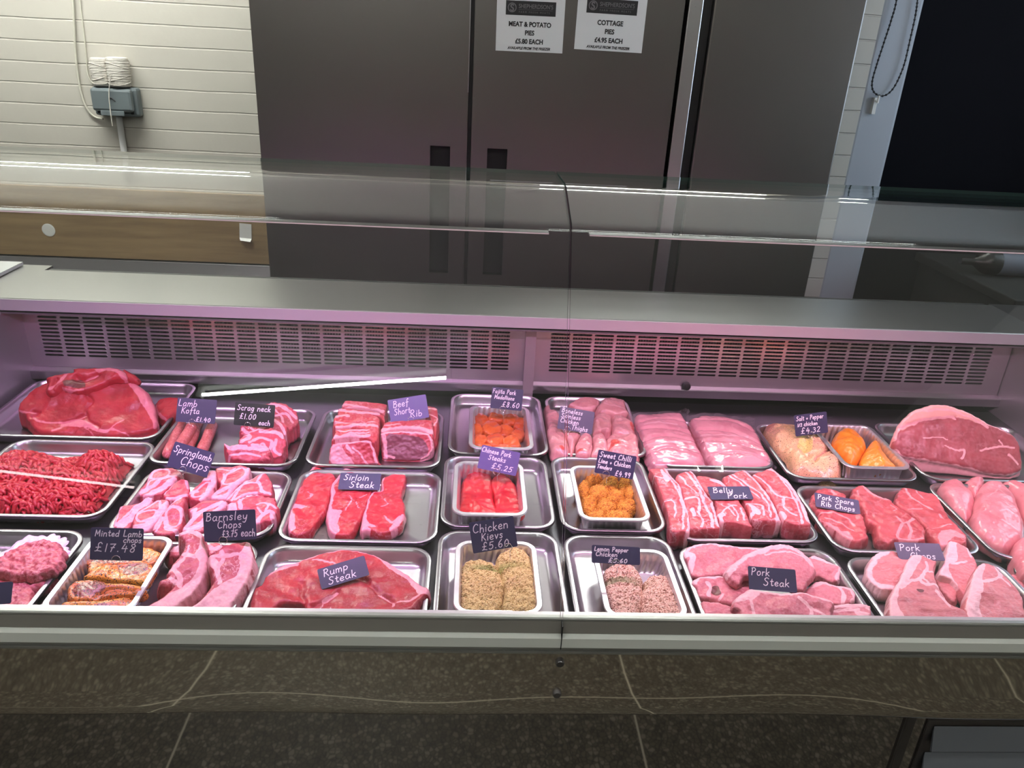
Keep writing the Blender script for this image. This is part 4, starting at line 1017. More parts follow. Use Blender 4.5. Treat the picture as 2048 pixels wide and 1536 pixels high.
def card(quad, z, lean, lines, label, mt='card', pin=None, swp=.0013, yaw=None, pin_len=.03):
    """price card: quad = its corners in the photo (TL TR BR BL), z = height of its middle, lean = 0 upright .. 90 flat"""
    c = np.mean(quad, 0); C = on_z(c[0], c[1], z)
    N = np.array([0, -math.cos(rad(lean)), math.sin(rad(lean))])
    if yaw: N = np.array(Matrix.Rotation(rad(yaw), 3, 'Z') @ Vector(N))
    q = [on_plane(x, y, C, N) for x, y in quad]
    u = (q[1]-q[0]+q[2]-q[3])/2; w_ = np.linalg.norm(u); u = u/w_; vv = np.cross(N, u); h_ = abs(np.dot((q[0]-q[3]+q[1]-q[2])/2, vv))
    sh = np.dot((q[0]-q[3]+q[1]-q[2])/2, u)*0.0
    r = empty('price_card', (0, 0, 0), label=label, cat='price card', group='handwritten slate price cards')
    mw = Matrix.Identity(4); B_ = C-vv*h_/2
    for i in range(3): mw[i][0], mw[i][1], mw[i][2], mw[i][3] = u[i], vv[i], N[i], B_[i]
    r.matrix_world = mw
    rr = .0025; n = 4; ol = []
    for cx, cy, a in ((w_/2-rr, h_-rr, 0), (-w_/2+rr, h_-rr, 90), (-w_/2+rr, rr, 180), (w_/2-rr, rr, 270)):
        for k in range(n): t = rad(a+90*k/(n-1)); ol.append((cx+rr*math.cos(t), cy+rr*math.sin(t)))
    MB().loops([[(x, y, zz) for x, y in ol] for zz in (-.0006, .0004)], True, True).build('slate', M[mt], r)
    mb = MB()
    for k, ln in enumerate(lines):
        s, x, y, hh = ln[:4]; xs = ln[4] if len(ln) > 4 else 1.0; sl = ln[5] if len(ln) > 5 else 0.0
        need = handwriting(MB(), s, 0, 0, hh*h_, swp, xs, sl, seed=k*7+len(label)); room_ = (.985-x)*w_
        if need > room_: xs *= room_/need
        handwriting(mb, s, (x-.5)*w_, y*h_, hh*h_, swp, xs, sl, seed=k*7+len(label))
    mb.build('handwriting', M['chalk'], r)
    if pin is not None:
        px_ = (pin-.5)*w_; p = MB(); R3 = np.stack([u, vv, N], 1)
        ring = [(px_+.0065*math.cos(t), .001+.0065*math.sin(t), .0012) for t in np.linspace(-1.2, 4.6, 20)]
        p.tube(ring, .00045, 5)
        dn = R3.T@np.array([0, 0, -1.0])
        a = np.array(ring[0]); p.tube([a, a+dn*pin_len*.6+np.array([.001, 0, 0]), a+dn*pin_len], .00045, 5)
        p.build('wire_pin', M['wire'], r, smooth='all')
    return r

# ---------------------------------------------------------------- back row, left: beef joint
jo, jp = slab('beef_joint', 'A', [(188,545),(235,450),(370,320),(560,235),(820,225),(1100,205),(1330,205),(1480,235),(1640,325),(1730,460),(1765,620),(1775,720),(1740,790),(1620,840),(1480,868),(1300,885),(1100,882),(850,872),(700,862),(480,842),(380,790),(300,690),(265,620),(215,590)],
   TF+.012, 'beef', 'huge boneless red beef joint with silverskin at its right, back left corner tray', 'beef joint', tilt=(36, 0), anchor=(900, 872), edge=.010, lump=.0022, lsc=45, cell=.0022,
   fat=[('poly', [(1440,235),(1560,265),(1700,380),(1765,560),(1778,720),(1745,780),(1725,680),(1640,530),(1550,390)]), ('line', [(355,640),(430,690),(600,712),(690,708),(800,680),(960,650)], .0022), ('poly', [(690,760),(760,705),(900,680),(1010,700),(1130,775),(1235,800),(1185,828),(960,772),(820,752)]),
        ('line', [(1230,815),(1330,740),(1410,690)], .0016), ('line', [(1230,800),(1330,800),(1470,868)], .0016), ('line', [(600,800),(700,770),(690,720)], .0025), ('line', [(960,780),(1050,840),(1080,880)], .0012), ('line', [(190,560),(280,590),(390,590)], .002),
        ('groove', [(990,400),(1040,470),(970,560),(960,620),(820,680),(690,715)], .0035, .006), ('groove', [(990,620),(1020,690),(1130,760)], .003, .004), ('groove', [(360,640),(420,600),(380,580)], .004, .006)])
fo, _ = slab('beef_flap', 'A', [(520,190),(700,140),(820,125),(830,85),(960,78),(1080,75),(1250,70),(1340,85),(1405,120),(1440,205),(1300,215),(1180,260),(960,350),(760,345),(690,310),(600,370),(530,375),(510,330),(535,250)],
   0, 'beef', 'rolled red beef flap with a pale fat band lying on top of the big joint', 'beef piece', plane=lift(jp, .016), T=.022, edge=.010, lump=.002, lsc=60,
   fat=[('poly', [(1080,90),(1250,68),(1345,85),(1410,120),(1440,205),(1370,200),(1330,150),(1250,125),(1120,125)]), ('line', [(700,310),(780,335),(940,330)], .002), ('line', [(760,160),(680,250),(560,330)], .003), ('line', [(1090,150),(960,200)], .0015), ('groove', [(850,190),(960,210),(1100,150)], .006, .010), ('groove', [(640,220),(600,330)], .005, .006), ('dpoly', [(720,240),(900,190),(960,250),(940,310),(740,300)])])
slab('beef_trimming', 'A', [(1400,100),(1500,150),(1560,190),(1560,240),(1470,240),(1400,205)], 0, 'beef', 'small red beef scrap tucked behind the top right of the big joint', 'beef piece', plane=lift(jp, .004), T=.02, edge=.006)
slab('beef_piece', 'A', [(1752,500),(1830,430),(1950,410),(2070,430),(2075,560),(1945,690),(1880,690),(1790,650),(1755,590)], TF+.035, 'beef', 'small bright red beef piece right of the big joint, beside the lamb koftas', 'beef piece', tilt=(25, 0), edge=.012, dome=.006, fat=[('line', [(1770,520),(1810,620),(1900,690)], .0025)])

# ---------------------------------------------------------------- mince: heap of strands in the left middle tray
def mince():
    x0, x1, y0, y1 = -.905, -.668, 1.192, 1.400; r = np.random.RandomState(3)
    heaps = [(-.86, 1.33, .07, .050), (-.79, 1.31, .07, .045), (-.715, 1.345, .055, .050), (-.82, 1.24, .07, .034), (-.73, 1.25, .07, .036), (-.885, 1.25, .05, .034), (-.69, 1.30, .04, .030), (-.77, 1.37, .03, .020)]
    def H(x, y):
        h = 0
        for a, b, w, k in heaps: h = max(h, k*math.exp(-((x-a)**2+(y-b)**2)/w**2*1.2))
        ed = min(x-x0, x1-x, y-y0, y1-y); return h*min(1, max(0, ed/.018))**.5
    mb = MB(); n, m_ = 70, 60; vs_ = []
    for i in range(n+1):
        for j in range(m_+1):
            x, y = x0+(x1-x0)*i/n, y0+(y1-y0)*j/m_
            vs_.append((x, y, TF+.001+H(x, y)+.0015*math.sin(x*700+y*300)*math.sin(y*640)))
    mb.add(vs_, [(i*(m_+1)+j, (i+1)*(m_+1)+j, (i+1)*(m_+1)+j+1, i*(m_+1)+j+1) for i in range(n) for j in range(m_)])
    for k in range(1250):
        x, y = r.uniform(x0+.006, x1-.006), r.uniform(y0+.006, y1-.006)
        if H(x, y) < .006 and r.rand() < .8: continue
        a = r.uniform(0, 2*math.pi) if r.rand() < .5 else r.normal(2.6, .5); L = r.uniform(.012, .024); q = []; lift_ = r.uniform(0, .007); cv = r.uniform(-120, 120)
        for t in range(7):
            q.append((x, y, TF+.002+H(min(max(x, x0), x1), min(max(y, y0), y1))+lift_*math.sin(t/6*math.pi)+r.uniform(-.0008, .0008)))
            x += math.cos(a)*L/6; y += math.sin(a)*L/6; a += cv*L/6
        rr = r.uniform(.0026, .0044); mb.tube(q, [rr*.6]+[rr]*5+[rr*.6], 6)
    o = mb.build('minced_beef', MT['mince'], smooth='all'); tag(o, 'loose heap of bright red minced beef strands filling the left middle tray', 'mince', kind='stuff')
mince()

# ---------------------------------------------------------------- burgers
def burger(v, out, z, label, T=.020, tilt=(0, 0), film=None):
    o, pl = slab('burger', v, out, z, 'burger', label, 'burger', 'burgers in the front left tray', T=T, tilt=tilt, edge=.006, lump=.0012, lsc=260, wob=.0014, bulge=.003)
    if film: slab('film_sheet', v, film, z, 'wax', plane=lift(pl, -T+.003), T=.002, edge=.001, lump=.0010, lsc=180, wob=.003, parent=o)
burger('B', [(-60,800),(0,740),(150,650),(350,570),(540,550),(660,600),(715,690),(690,800),(600,890),(400,955),(200,965),(20,930),(-70,870)], TF+.046, 'round pink burger on top of another, left end of the front row', tilt=(8, 0), film=[(-60,820),(250,560),(540,515),(700,540),(760,640),(740,760),(640,880),(400,960),(100,940)])
burger('B', [(-40,900),(200,800),(480,790),(600,880),(610,960),(540,1050),(360,1120),(150,1130),(-50,1090)], TF+.024, 'round pink burger underneath another one, left end of the front row')
burger('B', [(-80,1040),(100,1040),(270,1040),(345,1060),(365,1150),(350,1290),(290,1390),(150,1460),(-80,1460)], TF+.026, 'pink burger at the very front left corner, behind the cut off price card', film=[(-80,1040),(100,1020),(280,1025),(360,1050),(380,1160),(360,1310),(300,1420),(150,1480),(-80,1480)])

# ---------------------------------------------------------------- minted lamb chops
mz = TF+.030
def minted(out, z, label, **k): slab('lamb_chop', 'B', out, z, 'minted', label, 'lamb chop', 'minted lamb chops in foil', **{**dict(T=.016, edge=.005, lump=.0012), **k})
minted([(930,720),(980,650),(1200,620),(1640,640),(1820,700),(1810,750),(1740,830),(1500,840),(1300,850),(1000,840),(935,790)], mz, 'orange minted lamb chop at the back of the foil, mostly behind its price card', fat=[('line', [(1500,660),(1800,725)], .006), ('dpoly', [(1020,760),(1200,700),(1400,720),(1500,800),(1300,830),(1050,820)])])
minted([(1000,840),(1060,810),(1300,830),(1600,810),(1720,835),(1750,900),(1700,1000),(1650,1050),(1400,1040),(1100,1000),(950,985),(1000,930)], mz+.004, 'orange minted lamb chop just below its price card, dark eye at the right', tilt=(8, 0), fat=[('dpoly', [(1390,920),(1480,840),(1620,825),(1690,880),(1620,950),(1460,975)]), ('line', [(960,980),(1200,990),(1640,1040)], .005), ('line', [(1000,900),(1200,900),(1380,960)], .003)])
minted([(765,1120),(830,1040),(960,1010),(1130,1020),(1220,1045),(1500,1060),(1645,1110),(1610,1190),(1350,1195),(1180,1220),(1060,1250),(880,1262),(780,1220)], mz+.010, 'orange minted lamb chop with a round brown eye at its left, third from the back', tilt=(10, 0), fat=[('dpoly', [(820,1130),(900,1065),(1040,1035),(1180,1050),(1205,1110),(1080,1190),(900,1215),(830,1185)]), ('line', [(1230,1050),(1500,1070),(1640,1115)], .005), ('groove', [(1080,1230),(1250,1130),(1500,1150)], .004, .003)])
minted([(640,1350),(730,1265),(900,1250),(1200,1240),(1400,1208),(1500,1230),(1520,1300),(1480,1390),(1300,1460),(900,1480),(640,1460)], mz+.004, 'orange minted lamb chop at the front edge of the foil', tilt=(12, 0), fat=[('line', [(650,1350),(850,1350),(1200,1390)], .005), ('dpoly', [(1080,1330),(1160,1290),(1250,1300),(1200,1350)]), ('line', [(730,1270),(1000,1290),(1400,1215)], .004)])

# ---------------------------------------------------------------- Barnsley chops
def barn(out, z, label, v='D', **k): slab('barnsley_chop', v, out, z, 'barnsley', label, 'lamb chop', 'Barnsley lamb chops', **{**dict(edge=.005, lump=.0013, bulge=.004), **k})
barn([(915,450),(950,415),(1080,415),(1120,480),(1010,560),(960,590),(920,540)], TF+.036, 'small Barnsley chop half hidden behind the two large ones, under the card', fat=[('line', [(930,440),(1000,500),(1080,470)], .004)], tilt=(12, 0))
barn([(415,540),(450,480),(540,440),(640,430),(660,520),(560,600),(480,590),(430,600)], TF+.030, 'small pale Barnsley chop end behind the left large chop, beside the foil', fat=[('poly', [(430,530),(540,440),(640,430),(600,520),(520,540)])], tilt=(12, 0))
barn([(560,290),(680,240),(800,255),(865,300),(870,450),(930,560),(935,700),(900,840),(800,1000),(640,1150),(470,1300),(300,1380),(30,1400),(60,1300),(150,1220),(330,1120),(470,1000),(505,950),(430,985),(330,975),(305,940),(330,890),(420,855),(420,780),(520,640),(600,540),(640,430),(585,350)], TF+.052, 'left of the two large Barnsley chops with a thick curved fat edge',
   anchor=(700, 700), tilt=(14, 10), fat=[('poly', [(800,255),(870,300),(880,450),(950,560),(950,720),(900,860),(800,1020),(640,1170),(400,1340),(60,1400),(150,1250),(430,1080),(620,960),(760,840),(800,760),(815,650),(770,560),(840,430),(830,330)]), ('line', [(560,300),(700,270),(830,320)], .005), ('line', [(620,560),(760,600)], .004), ('line', [(520,760),(570,860),(560,960)], .004), ('line', [(420,780),(520,720),(600,640)], .004), ('line', [(440,870),(520,930)], .004), ('line', [(690,460),(650,540),(560,720)], .002)])
barn([(940,590),(1000,555),(1070,500),(1140,445),(1280,412),(1420,395),(1470,410),(1510,540),(1515,660),(1460,880),(1380,1010),(1260,1190),(1120,1380),(560,1400),(620,1300),(700,1240),(840,1140),(980,960),(1005,880),(960,720)], TF+.052, 'right of the two large Barnsley chops, under the Barnsley price card',
   anchor=(1200, 720), tilt=(14, 10), fat=[('poly', [(1440,395),(1475,415),(1515,540),(1520,660),(1460,880),(1380,1020),(1250,1220),(1000,1400),(560,1400),(700,1260),(900,1110),(1080,960),(1220,900),(1310,820),(1345,700),(1325,580),(1390,470)]), ('line', [(950,600),(1080,590),(1300,570)], .004), ('line', [(1000,620),(1060,760),(1070,930)], .004), ('line', [(1080,700),(1130,620),(1110,520)], .003), ('line', [(960,640),(1000,720),(1060,720)], .0035)])

# ---------------------------------------------------------------- spring lamb chops
def lamb(out, z, label, eye=None, fat=(), tilt=(14, 0), **k):
    f = list(fat)
    if eye: f.append(('ring', eye, .0021))
    slab('lamb_chop', 'C', out, z, 'lamb', label, 'lamb chop', 'spring lamb chops', edge=.0045, tilt=tilt, fat=f, **k)
lz = TF+.030
lamb([(335,430),(420,320),(475,210),(600,178),(720,185),(785,240),(730,290),(660,380),(570,450),(450,465),(380,470)], lz, 'spring lamb chop at the back left of its tray', fat=[('line', [(345,445),(480,370),(600,290),(760,250)], .0045), ('line', [(420,470),(560,400),(700,310)], .007), ('line', [(430,320),(490,215),(600,180)], .003), ('line', [(360,440),(430,380),(470,320),(600,290)], .0016)], eye=[(480,290),(500,220),(610,200),(660,230),(590,290)])
lamb([(600,440),(680,360),(760,300),(835,300),(860,380),(845,470),(760,510),(680,512),(610,490)], lz+.002, 'small spring lamb chop in the middle of the back, below its card', fat=[('rim', 0, 2, .003), ('line', [(830,300),(855,390)], .003), ('line', [(620,490),(700,500),(840,460)], .003)])
lamb([(850,440),(950,350),(1020,270),(1060,210),(1130,212),(1135,330),(1080,430),(1000,510),(900,515)], lz+.005, 'spring lamb chop touching the lower corner of its card', fat=[('line', [(1090,210),(1110,320),(1060,430),(990,500)], .0055), ('line', [(860,440),(930,430)], .005), ('line', [(980,300),(1050,290)], .006)], eye=[(890,470),(960,390),(1040,330),(1070,350),(1030,430),(950,480)])
lamb([(1075,475),(1180,360),(1140,290),(1135,180),(1280,165),(1400,148),(1485,190),(1445,290),(1350,370),(1250,495),(1140,505)], lz+.004, 'spring lamb chop right of its card at the back of the tray', fat=[('line', [(1085,470),(1220,400),(1350,350),(1440,280),(1480,190)], .0045), ('line', [(1110,500),(1240,470),(1330,380)], .008), ('line', [(1150,380),(1210,330),(1220,250)], .0022), ('line', [(1160,190),(1280,210),(1330,180)], .0018)], eye=[(1200,340),(1250,250),(1380,190),(1450,210),(1390,300),(1290,350)])
lamb([(1240,500),(1330,400),(1420,320),(1500,290),(1620,228),(1690,290),(1715,390),(1690,470),(1560,455),(1430,465),(1380,520),(1300,540)], lz+.006, 'spring lamb chop at the back right with fat seams', fat=[('line', [(1250,500),(1390,360),(1500,290),(1620,235)], .0035), ('line', [(1290,520),(1380,400),(1430,350),(1580,330)], .0022), ('line', [(1580,330),(1600,420),(1690,440)], .0028), ('line', [(1560,330),(1610,240)], .002), ('line', [(1330,500),(1430,450),(1560,440)], .003)])
lamb([(75,765),(120,660),(165,570),(340,540),(420,475),(485,490),(440,570),(300,720),(240,800),(120,800)], lz+.004, 'spring lamb chop at the front left of its tray', fat=[('line', [(85,770),(250,680),(400,520),(460,480)], .0045), ('line', [(150,790),(300,680),(440,530)], .006), ('line', [(95,740),(140,640),(180,560)], .0022), ('line', [(120,750),(230,650),(330,560)], .002)])
lamb([(275,785),(310,640),(430,560),(560,500),(650,520),(610,640),(530,730),(430,830),(320,840)], lz+.008, 'second spring lamb chop from the left in the front line', fat=[('line', [(280,790),(400,770),(500,690),(600,560)], .004), ('line', [(320,640),(440,580),(560,510)], .002), ('line', [(400,820),(520,720),(640,540)], .006), ('line', [(560,510),(560,620),(500,690)], .002)], eye=[(320,700),(340,640),(470,620),(520,640),(470,700),(370,740)])
lamb([(485,805),(560,660),(640,580),(750,480),(825,490),(800,600),(790,720),(745,820),(640,870),(520,860)], lz+.010, 'spring lamb chop with a round eye in the middle of the front line', fat=[('line', [(500,800),(570,660),(650,580),(780,480)], .004), ('line', [(640,600),(760,590),(800,650)], .003), ('line', [(620,690),(640,790),(720,830)], .004), ('line', [(520,830),(560,760),(590,690)], .002)], eye=[(630,680),(650,620),(730,600),(780,650),(760,740),(690,780),(640,750)])
lamb([(785,805),(880,680),(850,600),(900,575),(1000,515),(1220,508),(1245,560),(1150,640),(1070,730),(1010,830),(850,840)], lz+.008, 'spring lamb chop left of the Barnsley card', fat=[('line', [(795,810),(900,720),(1000,620),(1200,540)], .0045), ('line', [(830,830),(940,780),(1060,690),(1230,560)], .007), ('line', [(860,640),(930,600),(900,690)], .003), ('ring', [(830,650),(850,625),(890,635),(885,665),(850,675)], .0018)])
lamb([(1235,570),(1330,520),(1400,480),(1500,450),(1620,460),(1740,500),(1765,600),(1710,710),(1560,750),(1400,730),(1280,700)], lz+.012, 'large spring lamb chop above the Barnsley card with a ragged right edge', tilt=(12, 4), wob=.0016, fat=[('line', [(1390,600),(1385,530),(1440,470),(1560,455)], .0035), ('line', [(1250,570),(1270,620),(1260,680)], .008), ('line', [(1320,540),(1330,620)], .004), ('line', [(1560,560),(1640,530),(1740,590)], .0025), ('line', [(1560,740),(1600,660),(1700,640),(1720,700)], .005), ('line', [(1570,590),(1620,640),(1690,560)], .002)])

# ---------------------------------------------------------------- koftas and scrag neck
def kofta(p0, p1, z, label, r=.0118):
    a, b = on_z(*fpx('5', p0), z), on_z(*fpx('5', p1), z); d = (b-a); L = np.linalg.norm(d); n = 16
    ts = np.linspace(0, 1, n); rr = [r*min(1, math.sqrt(max(.02, 1-max(0, 1-min(t, 1-t)*L/r)**2)))*(1+.04*math.sin(t*17+p0[0])) for t in ts]
    o = MB().tube([a+d*t-a+np.array([0, 0, .0006*math.sin(t*9)]) for t in ts], rr, 18).build('lamb_kofta', MT['kofta'], loc=tuple(a), smooth='all')
    me = o.data
    tag(o, label, 'kofta', 'lamb koftas in the back tray')
kz = TF+.0135
kofta((290, 385), (150, 700), kz, 'left speckled lamb kofta below the Lamb Kofta card')
kofta((440, 375), (300, 720), kz, 'middle speckled lamb kofta, second from the left in its tray')
kofta((575, 395), (430, 725), kz, 'right speckled lamb kofta, beside the empty part of its tray')
kofta((395, 400), (240, 640), kz+.018, 'speckled lamb kofta lying on top of the others behind the card')
def scrag(out, z, label, tilt=(30, 15), fat=(), **k): slab('neck_slice', '5', out, z, 'lamb', label, 'lamb neck', 'scrag neck slices', **{**dict(tilt=tilt, edge=.005, lump=.0015, wob=.0012, fat=fat), **k})
scrag([(1040,225),(1090,200),(1180,200),(1290,250),(1345,340),(1310,430),(1240,470),(1130,440),(1080,330)], TF+.056, 'scrag neck slice at the far end of the stack, right of its card', fat=[('line', [(1080,220),(1200,240),(1320,340)], .004), ('line', [(1130,330),(1220,300),(1290,380)], .003), ('line', [(1110,260),(1180,330),(1200,430)], .0025)])
scrag([(815,460),(830,410),(900,370),(1120,340),(1230,400),(1240,480),(1150,540),(1000,540),(860,510)], TF+.050, 'scrag neck slice in the middle of the stack, directly below its card', fat=[('line', [(830,440),(920,480),(1060,400)], .004), ('line', [(1100,350),(1190,420),(1220,500)], .004), ('line', [(900,420),(1000,500),(1120,520)], .0025)])
scrag([(800,570),(860,490),(1000,445),(1120,435),(1210,480),(1230,580),(1190,680),(1090,710),(1000,690),(900,640)], TF+.046, 'scrag neck slice second from the front of the stack', fat=[('line', [(830,560),(900,520),(880,490)], .004), ('line', [(900,570),(1000,520),(1100,560),(1080,620)], .003), ('line', [(1000,460),(1130,470),(1200,520)], .004), ('line', [(1140,540),(1120,620),(1180,670)], .003), ('line', [(960,600),(1020,570),(1040,600)], .002)])
scrag([(662,565),(720,590),(800,568),(900,562),(1010,580),(1075,610),(1085,680),(1070,725),(1000,735),(860,730),(740,715),(700,660)], TF+.030, 'front slice of scrag neck, lying at the near end of the stack', tilt=(34, 0), anchor=(880, 720), fat=[('poly', [(662,565),(720,590),(800,568),(900,562),(1010,580),(1075,610),(1060,640),(960,640),(820,630),(730,640)]), ('line', [(700,690),(850,660),(1000,690)], .0025)])

# ---------------------------------------------------------------- beef short ribs
def rib(out, z, label, fat=(), tilt=(24, 0), **k): slab('short_rib', 'E', out, z, 'rib', label, 'short rib', 'beef short ribs', **{**dict(tilt=tilt, edge=.004, lump=.0012, lsc=140, fat=fat), **k})
rz = TF+.052
rib([(548,235),(600,192),(800,205),(1090,238),(1100,330),(1080,400),(1000,330),(800,290),(560,285)], rz+.016, 'short rib at the very back of the left stack', fat=[('line', [(550,245),(700,265),(900,310),(1070,340)], .0035), ('line', [(560,290),(760,285)], .0015)])
rib([(485,350),(520,290),(760,310),(1000,345),(1080,400),(1080,470),(1000,400),(760,375),(500,395)], rz+.012, 'second short rib from the back of the left stack', fat=[('line', [(500,320),(700,345),(1000,370)], .0035)])
rib([(448,400),(500,375),(760,360),(990,395),(1010,500),(960,520),(760,480),(450,480)], rz+.008, 'third short rib from the back of the left stack', fat=[('line', [(455,405),(560,385),(620,400)], .004), ('line', [(460,470),(700,490),(960,480)], .0025)])
rib([(450,485),(600,475),(980,470),(1005,560),(985,640),(800,560),(600,545),(455,550)], rz+.004, 'fourth short rib from the back of the left stack', fat=[('line', [(470,550),(600,540),(720,510),(980,520)], .004), ('line', [(460,490),(700,480)], .002)])
rib([(440,620),(470,570),(650,550),(880,560),(1000,590),(985,700),(930,740),(880,690),(650,660),(450,690),(400,720)], rz, 'short rib second from the front of the left stack', fat=[('line', [(450,680),(600,625),(880,610)], .002), ('line', [(470,580),(650,590),(880,570)], .002), ('line', [(460,660),(620,650),(880,650)], .004)])
rib([(380,850),(400,780),(440,750),(650,725),(905,712),(945,790),(1005,1000),(1000,1015),(700,1020),(410,1018)], TF+.004, 'large short rib block with pale fat face at the front of the left stack', tilt=(56, 0), anchor=(700, 1012),
    fat=[('poly', [(380,850),(400,780),(440,750),(520,760),(560,860),(640,960),(680,1020),(410,1018)]), ('line', [(440,755),(650,730),(900,716)], .003), ('line', [(520,790),(600,900),(690,1010)], .002), ('line', [(680,800),(780,900),(860,1010)], .002), ('line', [(910,720),(985,1000)], .003), ('line', [(600,780),(680,860)], .003)])
rib([(1620,280),(1640,265),(1745,290),(1765,400),(1745,640),(1710,700),(1690,560),(1660,420)], rz+.006, 'thin short rib at the back right, beside the Beef Short Rib card', fat=[('line', [(1650,300),(1740,310)], .0025), ('line', [(1660,380),(1750,420),(1720,520)], .002)])
rib([(1035,590),(1050,540),(1110,470),(1300,450),(1500,440),(1680,448),(1700,540),(1700,680),(1600,600),(1400,560),(1200,570),(1080,600)], rz+.004, 'short rib below the Beef Short Rib card, on top of the right block', fat=[('line', [(1040,590),(1200,570),(1400,545),(1690,600)], .006), ('line', [(1060,520),(1300,500)], .0015), ('line', [(1060,560),(1250,540)], .0015)])
rib([(1032,650),(1060,610),(1200,595),(1400,592),(1560,605),(1660,640),(1702,730),(1700,830),(1640,920),(1560,955),(1400,968),(1090,955),(1065,900),(1060,780)], TF+.004, 'right hand short rib block with a dark purple cut face and fat rim', tilt=(58, 0), anchor=(1400, 965),
    fat=[('rim', 0, 9, .0045), ('line', [(1050,640),(1090,760),(1090,940)], .005), ('dpoly', [(1115,650),(1280,640),(1500,660),(1590,720),(1640,820),(1610,910),(1500,950),(1120,950),(1110,800)]), ('line', [(1130,910),(1200,930)], .003)])

# ---------------------------------------------------------------- sirloin steaks
def sir(out, label, fat): slab('sirloin_steak', 'F', out, TF+.022, 'sirloin', label, 'steak', 'sirloin steaks', edge=.0035, lump=.0010, lsc=120, fat=fat, floor=TF+.0008)
sir([(455,110),(480,75),(520,72),(640,110),(735,170),(725,250),(690,350),(655,500),(600,610),(520,710),(470,790),(400,830),(300,850),(215,790),(205,620),(240,440),(290,300),(370,180)], 'left one of the three sirloin steaks',
    [('rim', 13, 19, .0075), ('line', [(230,520),(330,520),(350,530)], .006), ('line', [(250,640),(250,780)], .006), ('line', [(430,360),(480,390),(450,430)], .0012), ('line', [(390,440),(440,420),(470,370)], .0010), ('line', [(350,530),(450,540)], .001)])
sir([(780,170),(810,115),(860,88),(920,100),(1100,150),(1210,250),(1150,380),(1090,520),(1040,640),(985,740),(930,820),(860,850),(720,830),(660,740),(645,600),(685,440),(695,280)], 'middle sirloin steak under the Sirloin Steak card',
    [('rim', 12, 19, .0070), ('poly', [(650,560),(760,560),(820,580),(790,640),(770,720),(790,800),(720,830),(660,740)]), ('line', [(830,110),(910,100)], .004), ('line', [(910,400),(920,460),(850,570)], .0012), ('line', [(1020,430),(1100,380)], .0012), ('line', [(980,480),(1010,540)], .0012)])
sir([(1285,200),(1340,180),(1440,130),(1500,122),(1545,170),(1530,280),(1495,400),(1525,490),(1530,620),(1500,720),(1400,790),(1280,830),(1110,790),(1040,800),(1045,680),(1090,520),(1130,400),(1190,350),(1255,345),(1265,250)], 'right one of the three sirloin steaks, angular with a narrow tail',
    [('rim', 12, 20, .0050), ('line', [(1060,640),(1080,800)], .007), ('line', [(1300,440),(1340,500),(1250,520)], .0012), ('line', [(1300,640),(1390,710),(1500,620)], .0022), ('line', [(1110,750),(1180,755)], .003), ('line', [(1400,780),(1510,640)], .006)])

# ---------------------------------------------------------------- rump steak
slab('rump_steak', 'G', [(280,400),(400,320),(600,260),(760,198),(980,152),(1100,147),(1300,172),(1450,228),(1600,318),(1750,418),(1850,500),(1935,540),(1930,590),(1850,650),(1790,730),(1700,790),(1600,810),(1545,860),(1300,960),(1000,960),(690,900),(660,700),(500,690),(380,725),(330,790),(290,900),(110,900),(105,720),(140,560),(225,490),(250,430)],
   TF+.034, 'rump', 'very large flat rump steak with a white fat edge, under the Rump Steak card', 'steak', edge=.006, lump=.0022, lsc=55, cell=.0021, anchor=(1000, 500),
   fat=[('rim', 0, 8, .0055), ('poly', [(1400,215),(1500,250),(1650,330),(1780,420),(1860,500),(1940,540),(1925,590),(1830,585),(1770,520),(1700,440),(1570,370),(1440,270)]), ('line', [(740,250),(850,255),(980,290)], .0018), ('line', [(280,400),(420,345),(560,300)], .005), ('groove', [(1000,560),(900,640),(730,720)], .004, .006), ('groove', [(625,480),(640,620),(660,700)], .004, .004), ('line', [(860,650),(990,570)], .003),
        ('line', [(800,800),(850,700)], .0012), ('line', [(900,790),(930,740)], .0012), ('groove', [(1250,450),(1420,600),(1540,660)], .005, .006), ('line', [(1420,605),(1540,680),(1570,730)], .002), ('line', [(1600,690),(1760,650),(1840,600)], .002)])

# ---------------------------------------------------------------- crumbed chicken
def crumb(name, v, out, z, mt, label, cat, group, dome=.012, **k): slab(name, v, out, z, mt, label, cat, group, **{**dict(taper=.28, floor=TF+.002, dome=dome, edge=.008, lump=.0012, lsc=500, wob=.0012, cell=.0013), **k})
crumb('chicken_kiev', '2', [(1190,1200),(1240,1155),(1330,1150),(1410,1190),(1450,1290),(1440,1400),(1390,1500),(1280,1530),(1200,1460),(1180,1320)], RIM-.002, 'kiev', 'left crumbed chicken kiev in its foil', 'chicken kiev', 'chicken kievs', dome=.016)
crumb('chicken_kiev', '2', [(1395,1160),(1440,1100),(1530,1085),(1600,1140),(1630,1280),(1640,1420),(1590,1520),(1470,1530),(1430,1430),(1440,1300)], RIM+.002, 'kiev', 'right and slightly higher crumbed chicken kiev in its foil', 'chicken kiev', 'chicken kievs', dome=.016)
crumb('lemon_chicken', '3', [(590,1215),(650,1172),(740,1180),(800,1230),(815,1330),(800,1440),(770,1530),(670,1540),(620,1440),(585,1320)], RIM-.002, 'lemon', 'left pinkish crumbed lemon pepper chicken piece', 'crumbed chicken', 'lemon pepper chicken pieces', dome=.016)
crumb('lemon_chicken', '3', [(815,1270),(870,1235),(950,1245),(1010,1330),(1050,1440),(1090,1540),(850,1540),(795,1440)], RIM-.002, 'lemon', 'right pinkish crumbed lemon pepper chicken piece', 'crumbed chicken', 'lemon pepper chicken pieces', dome=.014)
